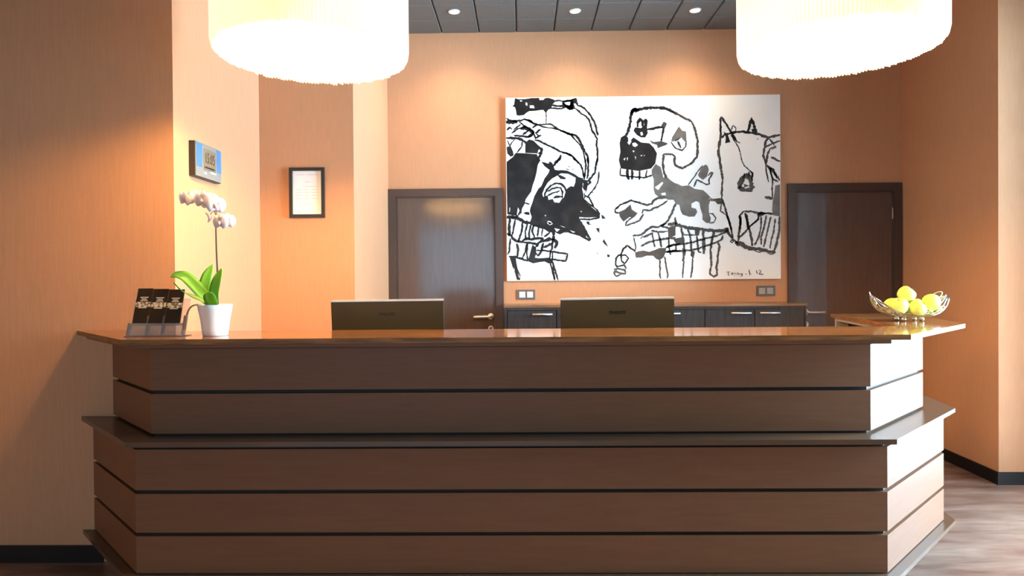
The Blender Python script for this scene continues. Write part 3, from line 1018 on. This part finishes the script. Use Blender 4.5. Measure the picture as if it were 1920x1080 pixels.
figure('painted_torso', 'paint_sheen_pale', fills=[
    [('G', [(700, 430), (780, 300), (820, 350), (865, 360), (870, 450), (860, 490), (800, 420), (760, 470), (690, 480)])],
    [('H', [(640, 150), (700, 60), (780, 110), (800, 190), (820, 280), (860, 250), (940, 320), (1000, 360)]),
     ('I', [(250, 370), (320, 405), (430, 395), (520, 450), (650, 470), (720, 530), (780, 600), (930, 610), (930, 650), (760, 640), (740, 700),
            (740, 830), (770, 900), (760, 980), (700, 980), (640, 930), (640, 850), (610, 760), (590, 660), (540, 640), (470, 680), (470, 740),
            (540, 760), (560, 810), (520, 880), (430, 885), (330, 850), (300, 790), (280, 700), (230, 690), (190, 620), (100, 620)]),
     ('H', [(860, 600), (760, 610), (740, 570), (690, 530), (670, 460), (670, 300), (640, 220)])],
    [('I', [(570, 230), (630, 110), (690, 70), (720, 90), (740, 150), (710, 260), (650, 310), (590, 270)])],
], whites=[('H', [(690, 420), (740, 390), (800, 340), (820, 360), (740, 470), (700, 440)]), ('H', [(780, 520), (850, 505), (860, 550), (800, 550)]),
           ('I', [(735, 595), (765, 600), (750, 612)])])
# horned figure
figure('painted_horned_outline', 'paint_black', fills=[[('L', [(155, 345), (220, 390), (260, 510), (180, 530), (190, 440)])],
                                                     [('L', [(590, 310), (650, 290), (690, 370), (600, 360)])]], lines=[
    ('L', 24, [(110, 380), (110, 250), (105, 150), (120, 125), (180, 200), (260, 340), (320, 440), (365, 510)]), ('L', 18, [(390, 510), (405, 525)]),
    ('L', 26, [(120, 440), (180, 390), (270, 375), (340, 355), (450, 350), (580, 365), (700, 390)]),
    ('L', 12, [(280, 330), (290, 270), (305, 250), (345, 290), (345, 340)]), ('L', 30, [(525, 350), (560, 260), (585, 145), (620, 220), (660, 350)]),
    ('L', 12, [(270, 400), (330, 500), (390, 600), (420, 700), (440, 800), (480, 880), (560, 950), (600, 990), (600, 1080)]),
    ('M', 20, [(570, 170), (605, 210), (595, 330)]),
])
figure('painted_horned_figure', 'paint_sheen', lines=[
    ('L', 28, [(110, 380), (100, 480), (80, 600), (70, 670), (95, 780), (110, 920), (140, 1080)]),
    ('L', 30, [(690, 380), (780, 420), (860, 435), (960, 415), (1035, 400)]), ('L', 26, [(860, 440), (810, 510), (790, 620), (775, 720), (810, 850)]),
    ('L', 22, [(1035, 490), (920, 530), (810, 590)]), ('L', 24, [(870, 460), (940, 550)]), ('L', 24, [(880, 610), (840, 700), (820, 850)]),
    ('L', 26, [(900, 750), (950, 760), (980, 795), (1035, 805)]), ('L', 14, [(810, 850), (820, 980), (850, 1080)]),
    ('L', 18, [(830, 870), (880, 950), (910, 1080)]), ('L', 22, [(840, 880), (930, 940), (980, 1070)]), ('L', 14, [(680, 460), (692, 466)]),
    ('M', 22, [(140, 300), (130, 430), (125, 600), (150, 660), (190, 780), (220, 900), (260, 1030), (280, 1080)]),
    ('M', 16, [(120, 680), (105, 790), (180, 850)]), ('M', 24, [(0, 620), (120, 610)]),
    ('M', 54, [(390, 430), (430, 330), (480, 260), (550, 240), (570, 330), (600, 420), (580, 465), (480, 470), (410, 430)]),
    ('M', 24, [(470, 270), (480, 215)]), ('M', 24, [(545, 250), (550, 190)]), ('M', 14, [(810, 120), (825, 220), (855, 340)]),
    ('M', 18, [(870, 120), (920, 300), (910, 450), (920, 590)]), ('M', 26, [(880, 120), (960, 220), (1030, 310)]), ('M', 36, [(810, 580), (910, 600)]),
    ('M', 24, [(920, 300), (1000, 330)]), ('M', 22, [(470, 800), (400, 870), (420, 960), (410, 1080)]),
    ('M', 24, [(480, 800), (580, 800), (700, 830), (820, 830), (920, 840)]), ('M', 22, [(490, 830), (520, 940), (540, 1080)]),
    ('M', 20, [(700, 850), (690, 930), (570, 1030)]),
    ('N', 26, [(410, 40), (420, 130), (400, 260), (380, 430)]), ('N', 26, [(510, 20), (540, 200), (590, 380), (600, 500)]),
    ('N', 22, [(700, 90), (580, 190), (500, 280), (400, 380)]), ('N', 22, [(740, 60), (735, 230), (690, 400), (640, 490)]),
    ('N', 22, [(820, 40), (790, 200), (740, 360), (740, 480)]), ('N', 20, [(890, 60), (840, 260), (800, 430), (780, 520)]),
    ('N', 20, [(960, 90), (930, 300), (890, 450), (880, 540)]), ('N', 26, [(1030, 60), (1020, 260), (980, 480), (940, 580)]),
    ('N', 50, [(350, 450), (450, 490), (560, 540), (600, 550)]), ('N', 34, [(600, 540), (720, 560), (850, 590), (950, 600)]),
    ('N', 14, [(620, 570), (700, 610), (780, 580)]), ('N', 14, [(840, 620), (910, 640), (960, 610)]), ('N', 22, [(200, 0), (250, 150), (280, 290), (300, 380)]),
    ('N', 18, [(260, 440), (280, 410), (310, 430), (290, 455), (260, 440)]), ('N', 24, [(300, 400), (370, 460)]), ('N', 30, [(210, 250), (240, 330), (290, 390)]),
], over=[('M', [(470, 370), (550, 400), (480, 430)]), ('M', [(670, 850), (730, 800), (830, 830), (760, 870), (700, 890)]),
         ('M', [(20, 640), (130, 630), (160, 680), (60, 690)])])
figure('painted_pale_patch', 'paint_sheen_pale', fills=[
    [('M', [(960, 400), (1035, 380), (1035, 880), (930, 860), (910, 780), (920, 640), (940, 560)])], [('L', [(880, 600), (970, 560), (980, 600), (900, 630)])]])
figure('signature', 'paint_black', lines=[
    ('N', 9, [(200, 915), (250, 912)]), ('N', 9, [(230, 915), (228, 960), (250, 965)]), ('N', 10, [(285, 925), (275, 945), (290, 955), (305, 940), (290, 922)]),
    ('N', 10, [(325, 930), (330, 960)]), ('N', 9, [(328, 940), (350, 930)]), ('N', 10, [(365, 960), (370, 930), (395, 935), (398, 960)]),
    ('N', 10, [(415, 945), (440, 935), (450, 955), (425, 950)]), ('N', 10, [(450, 945), (440, 980), (420, 978)]), ('N', 9, [(495, 945), (520, 945)]),
    ('N', 11, [(550, 880), (565, 965)]), ('N', 10, [(565, 940), (590, 940)]), ('N', 11, [(665, 890), (680, 940)]),
    ('N', 11, [(705, 885), (735, 895), (725, 925), (705, 945), (770, 950)])])

# ------------------------------------------------------------------ recessed ceiling spots
for i, (x, y) in enumerate(((-.503, 5.045), (.413, 5.064), (1.324, 5.083))):
    t = thing('ceiling_spotlight', ('recessed ceiling spotlight on the side of the lilac-brown door', 'middle recessed ceiling spotlight above the painting',
                                    'recessed ceiling spotlight on the side of the glossy brown door')[i], 'spotlight', (x, y, CEIL - .004), 'recessed ceiling spotlights')
    z = CEIL - .004
    obj('trim_ring', lathe(bmesh.new(), [(.034, 0), (.046, 0), (.044, -.006), (.036, -.008), (.032, -.003), (.034, 0)], (x, y, z), 28), 'spot_trim', t, smooth=True)
    obj('lamp_lens', lathe(bmesh.new(), [(0, -.004), (.026, -.004), (.033, -.001), (.033, .0), (0, 0)], (x, y, z), 24), 'spot_glow', t)
    l = bpy.data.lights.new('spot_beam', 'SPOT')
    l.energy = 14
    l.color = (1, .76, .5)
    l.spot_size = R(130)
    l.spot_blend = .9
    l.shadow_soft_size = .03
    lo = bpy.data.objects.new('spot_beam', l)
    lo.location = (0, 0, -.02)
    lo.parent = t
    COL.objects.link(lo)

# ------------------------------------------------------------------ pendant lamps


def pendant(x, y, z, Rr, label):
    t = thing('pendant_lamp', label, 'pendant lamp', (x, y, z), 'drum pendant lamps over the counter')
    n = 170
    hh = .46
    bm = bmesh.new()
    prev = None
    first = None
    lr = random.Random(int(x * 1000))
    ph = 0
    # pleated strip fabric: ridge, valley, ridge ... with uneven lower hems
    for i in range(n * 4):
        a = 2 * pi * i / (n * 4)
        k = i % 4
        rr = Rr - (.0, .006, .011, .006)[k]
        if k == 0:
            ph = lr.uniform(-.004, .004)
        zb = z + ph + (.0, .001, .006, .001)[k]
        col = [bm.verts.new((x + (rr - (.010 if s == 0 else (.004 if s == 1 else 0))) * cos(a), y + (rr - (.010 if s == 0 else (.004 if s == 1 else 0))) * sin(a), zz))
               for s, zz in enumerate((zb, zb + .012, zb + .03, z + hh * .5, z + hh))]
        if prev:
            for s in range(4):
                bm.faces.new((prev[s], col[s], col[s + 1], prev[s + 1]))
        else:
            first = col
        prev = col
    for s in range(4):
        bm.faces.new((prev[s], first[s], first[s + 1], prev[s + 1]))
    obj('pleated_shade', bm, 'lamp_fabric', t)
    rg = bmesh.new()
    tube(rg, [(x + (Rr - .016) * cos(2 * pi * i / 48), y + (Rr - .016) * sin(2 * pi * i / 48), z + hh) for i in range(48)], .004, 6, closed=True)
    for k in range(3):
        a = 2 * pi * k / 3 + .4
        tube(rg, [(x, y, z + hh), (x + (Rr - .016) * cos(a), y + (Rr - .016) * sin(a), z + hh)], .004, 6)
    obj('ring_frame', rg, 'lamp_metal', t)
    obj('added_top_cover', lathe(bmesh.new(), [(.02, 0), (Rr - .012, 0), (Rr - .012, .003), (.02, .003), (.02, 0)], (x, y, z + hh - .002), 64), 'lamp_fabric', t)  # unseen disc, added to hold back the lamp's upward light
    obj('hanging_cord', tube(bmesh.new(), [(x, y, z + .30), (x, y, CEIL)], .004, 8), 'cord', t)
    obj('ceiling_rose', lathe(bmesh.new(), [(0, -.03), (.03, -.03), (.06, -.005), (.06, .012), (0, .012)], (x, y, CEIL), 24), 'lamp_metal', t, smooth=True)
    for k in range(3):
        a = 2 * pi * k / 3 + .9
        bx, by = x + .11 * cos(a), y + .11 * sin(a)
        ho = bmesh.new()
        tube(ho, [(x, y, z + .32), (bx, by, z + .32), (bx, by, z + .165)], .008, 8)
        hd = obj('bulb_holder', ho, 'lamp_metal', t)
        bl = obj('bulb', lathe(bmesh.new(), [(0, -.055), (.018, -.050), (.034, -.035), (.040, -.012), (.036, .012), (.022, .035), (.015, .055), (0, .06)], (bx, by, z + .12), 20), 'bulb_glow', None, smooth=True)
        bl.parent = hd


pendant(-.833, 2.662, 2.222, .38, 'large cream pleated drum lamp hanging on the side of the orchid')
pendant(1.259, 2.674, 2.222, .38, 'large cream pleated drum lamp hanging on the side of the fruit bowl')

# ------------------------------------------------------------------ orchid
ZC = 1.10
YO = 2.76
oc = aty(404, 628, YO)
ox = oc.x
orch = thing('potted_orchid', 'white flowering orchid in a white ceramic pot on the counter', 'orchid', (ox, YO, ZC))
obj('pot', lathe(bmesh.new(), [(0, 0), (.047, 0), (.050, .004), (.053, .03), (.058, .07), (.066, .11), (.0685, .127), (.067, .131), (.063, .128), (.058, .10),
                               (0, .098)], (ox, YO, ZC), 40), 'pot_ceramic', orch, smooth=True)
obj('bark', lathe(bmesh.new(), [(0, .118), (.03, .116), (.061, .108), (.061, .10), (0, .10)], (ox, YO, ZC), 20), 'stem_brown', orch)


def blade(pts, wid, name, material, parent, tilt=(0, -1, .3), n=5, cup=.25):
    P = spline(pts, n)
    bm = bmesh.new()
    rows = []
    m = len(P)
    for i, p in enumerate(P):
        t_ = (P[min(i + 1, m - 1)] - P[max(i - 1, 0)]).normalized()
        nrm = Vector(tilt)
        s = t_.cross(nrm).normalized()
        nn = s.cross(t_).normalized()
        u = i / (m - 1)
        w = wid * (sin(pi * min(1, u * .93 + .10)) ** .62) * (1 if u < .98 else .35)
        row = []
        for k in (-1, -.5, 0, .5, 1):
            row.append(bm.verts.new(p + s * (k * w) + nn * (abs(k) * w * cup)))
        for k in (1, .5, 0, -.5, -1):
            row.append(bm.verts.new(p + s * (k * w * .97) + nn * (abs(k) * w * cup - .0022)))
        rows.append(row)
    for a, b in zip(rows, rows[1:]):
        for k in range(10):
            j = (k + 1) % 10
            bm.faces.new((a[k], a[j], b[j], b[k]))
    bm.faces.new(rows[0])
    bm.faces.new(rows[-1][::-1])
    return obj(name, bm, material, parent, smooth=True)


def op(px, py, y=YO):
    return aty(px, py, y)


blade([op(399, 572, 2.75), op(380, 552, 2.74), op(352, 523, 2.73), op(333, 516, 2.72), op(319, 520, 2.71)], .026, 'leaf', 'leaf_green', orch, (.2, -.8, .7))
blade([op(396, 572, 2.77), op(384, 552, 2.78), op(388, 520, 2.80), op(399, 494, 2.82)], .026, 'leaf', 'leaf_green', orch, (.3, -1, .1))
blade([op(403, 574, 2.75), op(402, 550, 2.75), op(408, 524, 2.75), op(416, 502, 2.76)], .024, 'leaf', 'leaf_green', orch, (-.2, -1, .2))
blade([op(398, 574, 2.73), op(378, 563, 2.71), op(360, 555, 2.70), op(346, 548, 2.69)], .011, 'leaf', 'leaf_dark', orch, (.2, -.5, .9))
blade([op(402, 577, 2.73), op(397, 566, 2.70), op(392, 552, 2.685), op(390, 547, 2.68)], .026, 'leaf', 'leaf_green', orch, (0, -1, .3))
obj('aerial_root', tube(bmesh.new(), spline([op(372, 571), op(360, 574), op(353, 583), op(350, 592)], 5), .0035, 7), 'root_tan', orch, smooth=True)
obj('aerial_root', tube(bmesh.new(), spline([op(346, 549, 2.70), op(336, 541, 2.70), op(326, 530, 2.70)], 5), .003, 7), 'leaf_dark', orch, smooth=True)
stem = spline([op(408, 572), op(408, 520), op(406, 470), op(405, 430), op(405, 398), op(398, 384), op(385, 371), op(368, 365), op(346, 370)], 6)
obj('stem', tube(bmesh.new(), stem, lambda u: .0040 - .0018 * u, 8), 'stem_brown', orch, smooth=True)
obj('support_stick', tube(bmesh.new(), [op(409.5, 574, 2.765), op(404.5, 400, 2.765)], .0022, 7), 'stem_brown', orch)


def flower_mesh():
    bm = bmesh.new()
    # phalaenopsis: two broad petals, three narrower sepals
    for ang, ln, wd, off_ in ((0, .030, .024, 0), (180, .030, .024, 0), (90, .028, .014, .002), (215, .026, .013, .002), (325, .026, .013, .002)):
        a = R(ang)
        d = Vector((cos(a), 0, sin(a)))
        s = Vector((-sin(a), 0, cos(a)))
        rows = []
        for i in range(6):
            u = i / 5
            w = wd * sin(pi * (.12 + .80 * u)) ** .8
            base = d * (ln * u) + Vector((0, off_ - .006 * sin(pi * u), 0))
            rows.append([bm.verts.new(base + s * (k * w) + Vector((0, abs(k) * .003, 0))) for k in (-1, -.5, 0, .5, 1)] +
                        [bm.verts.new(base + s * (k * w * .95) + Vector((0, abs(k) * .003 + .0015, 0))) for k in (1, .5, 0, -.5, -1)])
        for A, B in zip(rows, rows[1:]):
            for k in range(10):
                bm.faces.new((A[k], A[(k + 1) % 10], B[(k + 1) % 10], B[k]))
        bm.faces.new(rows[0])
        bm.faces.new(rows[-1][::-1])
    bmesh.ops.recalc_face_normals(bm, faces=bm.faces)
    me = bpy.data.meshes.new('flower')
    bm.to_mesh(me)
    bm.free()
    me.polygons.foreach_set('use_smooth', [True] * len(me.polygons))
    me.materials.append(MATS['petal'])
    return me


def lip_mesh():
    bm = lathe(bmesh.new(), [(0, -.007), (.004, -.005), (.006, 0), (.004, .006), (0, .009)], (0, 0, 0), 10, Matrix.Translation((0, -.006, -.005)))
    bmesh.ops.recalc_face_normals(bm, faces=bm.faces)
    me = bpy.data.meshes.new('flower_lip')
    bm.to_mesh(me)
    bm.free()
    me.materials.append(MATS['petal_lip'])
    return me


FM, LM = flower_mesh(), lip_mesh()
for px, py, yy, rz, rx, sc in ((346, 373, 2.73, -15, 20, .85), (367, 370, 2.74, 20, -5, .95), (380, 374, 2.72, -5, 10, 1.05), (393, 377, 2.74, 15, 0, 1.05),
                               (405, 384, 2.72, 30, 5, 1.05), (398, 388, 2.73, -20, 25, .9), (413, 416, 2.72, -10, 5, .95), (426, 414, 2.73, 25, 5, .9)):
    fo = bpy.data.objects.new('flower', FM)
    COL.objects.link(fo)
    fo.parent = orch
    fo.location = op(px, py, yy) - Vector(orch['_o'])
    fo.rotation_euler = (R(rx), R(rx * .8), R(rz))
    fo.scale = (sc * 1.22,) * 3
    li = bpy.data.objects.new('flower_lip', LM)
    COL.objects.link(li)
    li.parent = fo
obj('flower_stalk', tube(bmesh.new(), [op(405, 408), op(410, 412, 2.74), op(426, 414, 2.74)], .0016, 6), 'stem_brown', orch)
obj('flower_stalk', tube(bmesh.new(), [op(400, 388), op(398, 398), op(393, 403)], .0014, 6), 'stem_brown', orch)
obj('bud', tube(bmesh.new(), spline([op(385, 399), op(391, 403), op(393.5, 410), op(390, 417)], 4), lambda u: .002 + .0055 * sin(pi * u), 10), 'bud_pink', orch, smooth=True)

# ------------------------------------------------------------------ brochure holder and brochures
YH = 2.725
h0 = aty(237, 628, YH)
h1 = aty(341, 631, YH)
hx0, hx1 = h0.x, h1.x
hold = thing('brochure_holder', 'clear acrylic three-pocket leaflet holder on the counter next to the orchid', 'leaflet holder', ((hx0 + hx1) / 2, YH, ZC))
TI = R(-16)
MH = Matrix.Translation((hx0, YH, ZC + .004)) @ Matrix.Rotation(TI, 4, 'X')
# lean to the side seen in the photo: the stack is turned a little
SH = Matrix(((1, 0, .02, 0), (0, 1, 0, 0), (0, 0, 1, 0), (0, 0, 0, 1)))
MH = MH @ SH
wH = hx1 - hx0
obj('base_plate', nb(hx0 - .004, hx1 + .004, YH - .012, YH + .075, ZC, ZC + .004), 'acrylic', hold)
obj('back_plate', nb(-.002, wH, .026, .029, .006, .165, M=MH), 'acrylic', hold)
for k, c in enumerate((0, .0758, .1418, wH - .003)):
    obj('divider', nb(c, c + (.003 if k in (0, 3) else .002), -.002, .026, .004, .055 if k == 0 else .085, M=MH), 'acrylic', hold)
obj('front_plate', nb(0, wH, -.005, -.002, -.002, .052, M=MH), 'acrylic', hold)
obj('pocket_floor', nb(.003, wH - .003, -.002, .026, .047, .050, M=MH), 'acrylic', hold)
GB = 'dark leaflets in the acrylic holder'
BL = ['dark brown leaflet in the holder pocket farthest from the orchid', 'dark brown leaflet in the middle pocket of the holder',
      'dark brown leaflet in the holder pocket next to the orchid']
for k in range(3):
    c0 = .012 + .066 * k
    c1 = c0 + .0635
    y0 = .006 + .002 * k
    lo_, hi_ = .050, .205 - .002 * k
    t = thing('leaflet', BL[k], 'leaflet', tuple(MH @ Vector(((c0 + c1) / 2, .01, 0))), GB)
    obj('cover', nb(c0, c1, y0, y0 + .006, lo_, hi_, M=MH), 'brochure', t)
    ph_ = obj('photo_band', nb(c0, c1, y0 - .0006, y0 + .001, .124 - .002 * k, .146 - .002 * k, M=MH), 'brochure_photo', t)
    tx = bmesh.new()
    m_ = (c0 + c1) / 2
    for a, b, z in ((-.016, .018, .164), (-.010, .012, .1565), (-.014, .016, .150), (-.018, .016, .119)):
        box(tx, m_ + a, m_ + b, y0 - .0007, y0 + .001, z - .002 * k, z + .0038 - .002 * k, M=MH)
    obj('printed_title', tx, 'brochure_text', t)['kind'] = 'stuff'

# ------------------------------------------------------------------ fruit bowl
BX, BY = 1.968, 3.42
bowl = thing('fruit_bowl', 'silver wire fruit bowl with raised ends holding green apples on the counter', 'bowl', (BX, BY, ZC))


def bp(u, v):
    """u along the boat shape -1..1, v across -1..1"""
    w = .105 * max(0, 1 - abs(u) ** 2.4) ** .6
    zk = .018 + .114 * abs(u) ** 2.6
    z = zk + .012 * abs(v) ** 1.8 * (1 - u * u)
    return Vector((BX + .192 * u, BY + w * v, ZC + z))


for v in (-1, 1):
    obj('rim_wire', tube(bmesh.new(), [bp(-1 + 2 * i / 40, v) for i in range(41)], .0036, 8), 'chrome', bowl, smooth=True)
for v in (-.5, 0, .5):
    obj('long_wire', tube(bmesh.new(), [bp(-.97 + 1.94 * i / 30, v) for i in range(31)], .0028, 7), 'chrome', bowl, smooth=True)
for u in (-.72, -.5, -.28, 0, .28, .5, .72):
    obj('cross_wire', tube(bmesh.new(), [bp(u + .03 * sin(.9 * i), -1 + 2 * i / 12) for i in range(13)], .0026, 7), 'chrome', bowl, smooth=True)
for s in (-1, 1):        # curled wire loops between the rims at both raised ends
    for (uc, vc, ru, rv) in ((.80, 0, .16, .6), (.62, -.45, .10, .4), (.62, .45, .10, .4), (.45, -.75, .08, .25), (.45, .75, .08, .25)):
        obj('wire_loop', tube(bmesh.new(), [bp(s * (uc + ru * cos(2 * pi * i / 20)), vc + rv * sin(2 * pi * i / 20)) + Vector((0, 0, .002)) for i in range(20)], .0026, 7, closed=True), 'chrome', bowl, smooth=True)
for s in (-1, 1):        # tall end loops standing above the rim
    pts = []
    for i in range(20):
        a_ = 2 * pi * i / 20
        pts.append(bp(s * (.155 + .030 * cos(a_)) / .192, .9) + Vector((0, .006 * (1 + sin(a_)), .021 * (1 + sin(a_)))))
    obj('wire_loop', tube(bmesh.new(), pts, .0028, 7, closed=True), 'chrome', bowl, smooth=True)
for sx, sy in ((-1, -1), (1, -1), (-1, 1), (1, 1)):
    c = (BX + .045 * sx, BY + .032 * sy, ZC)
    fb = lathe(bmesh.new(), [(0, 0), (.006, .0008), (.0105, .005), (.0115, .0105), (.0105, .016), (.006, .0205), (0, .0215)], c, 14)
    obj('ball_foot', fb, 'chrome', bowl, smooth=True)
# apples
prof = [(0, -.030), (.006, -.034), (.016, -.037), (.027, -.034), (.036, -.024), (.0415, -.008), (.0425, .006), (.039, .020), (.030, .031), (.018, .035), (.008, .032), (.002, .025), (0, .023)]
AM = obj('skin', lathe(bmesh.new(), prof, (0, 0, 0), 28), 'apple', None, smooth=True)
SM = obj('stalk', tube(bmesh.new(), [(0, 0, .022), (.001, 0, .034), (.004, 0, .042)], .0014, 6), 'apple_stem', None)
GA = 'green apples in the wire bowl'
AP = [(1.950, 3.410, 'pale green apple resting on top of the pile in the wire bowl', (25, 35, 10)),
      (1.895, 3.378, 'yellow-green apple at the front of the bowl, under the end nearest the glossy brown door', (20, -20, 0)),
      (1.983, 3.375, 'yellow-green apple at the front of the bowl, directly below the topmost apple', (40, 20, 40)),
      (1.910, 3.466, 'green apple tucked behind the front apple at the end nearest the brown door', (-10, -30, 70)),
      (2.067, 3.398, 'pale apple at the end of the bowl nearest the orange side wall', (15, 35, 100)),
      (2.030, 3.476, 'green apple hidden behind the topmost apple in the wire bowl', (-20, 10, 130))]


def settle(x, y, rot, V, P):
    """height at which an apple set down at x, y first touches the geometry below"""
    from mathutils import Euler
    from mathutils.bvhtree import BVHTree
    Q = Euler([R(a) for a in rot]).to_matrix()
    z0 = ZC + .6
    av = [Q @ v.co + Vector((x, y, z0)) for v in AM.data.vertices]
    ap = [tuple(p.vertices) for p in AM.data.polygons]
    below, me_ = BVHTree.FromPolygons(V, P), BVHTree.FromPolygons(av, ap)
    gap = 9.0
    for v in av:
        h_ = below.ray_cast(v, Vector((0, 0, -1)))
        if h_[0]:
            gap = min(gap, h_[3])
    for v in V:
        if (v.x - x) ** 2 + (v.y - y) ** 2 < .0025:
            h_ = me_.ray_cast(v, Vector((0, 0, 1)))
            if h_[0]:
                gap = min(gap, h_[3])
    z = z0 - gap - .0008
    o_ = len(V)
    V += [v - Vector((0, 0, z0 - z)) for v in av]
    P += [tuple(o_ + i for i in p) for p in ap]
    return z


BV, BP = [], []
for o in bowl.children:
    n_ = len(BV)
    BV += [v.co.copy() for v in o.data.vertices]
    BP += [tuple(n_ + i for i in p.vertices) for p in o.data.polygons]
pos = {}
for k in (1, 2, 3, 5, 4, 0):              # lower layer first, the top apple last
    pos[k] = Vector((AP[k][0], AP[k][1], settle(AP[k][0], AP[k][1], AP[k][3], BV, BP)))
for k, (ax_, ay_, lab, rot) in enumerate(AP):
    t = bpy.data.objects.new('apple', None)
    COL.objects.link(t)
    t.empty_display_size = .03
    t.location = pos[k]
    t.rotation_euler = [R(a) for a in rot]
    tag(t, lab, 'apple', GA)
    if k == 0:
        a1, a2 = AM, SM
    else:
        a1, a2 = AM.copy(), SM.copy()
        COL.objects.link(a1)
        COL.objects.link(a2)
    a1.parent = t
    a2.parent = t

for o in bpy.data.objects:
    if '_o' in o:
        del o['_o']
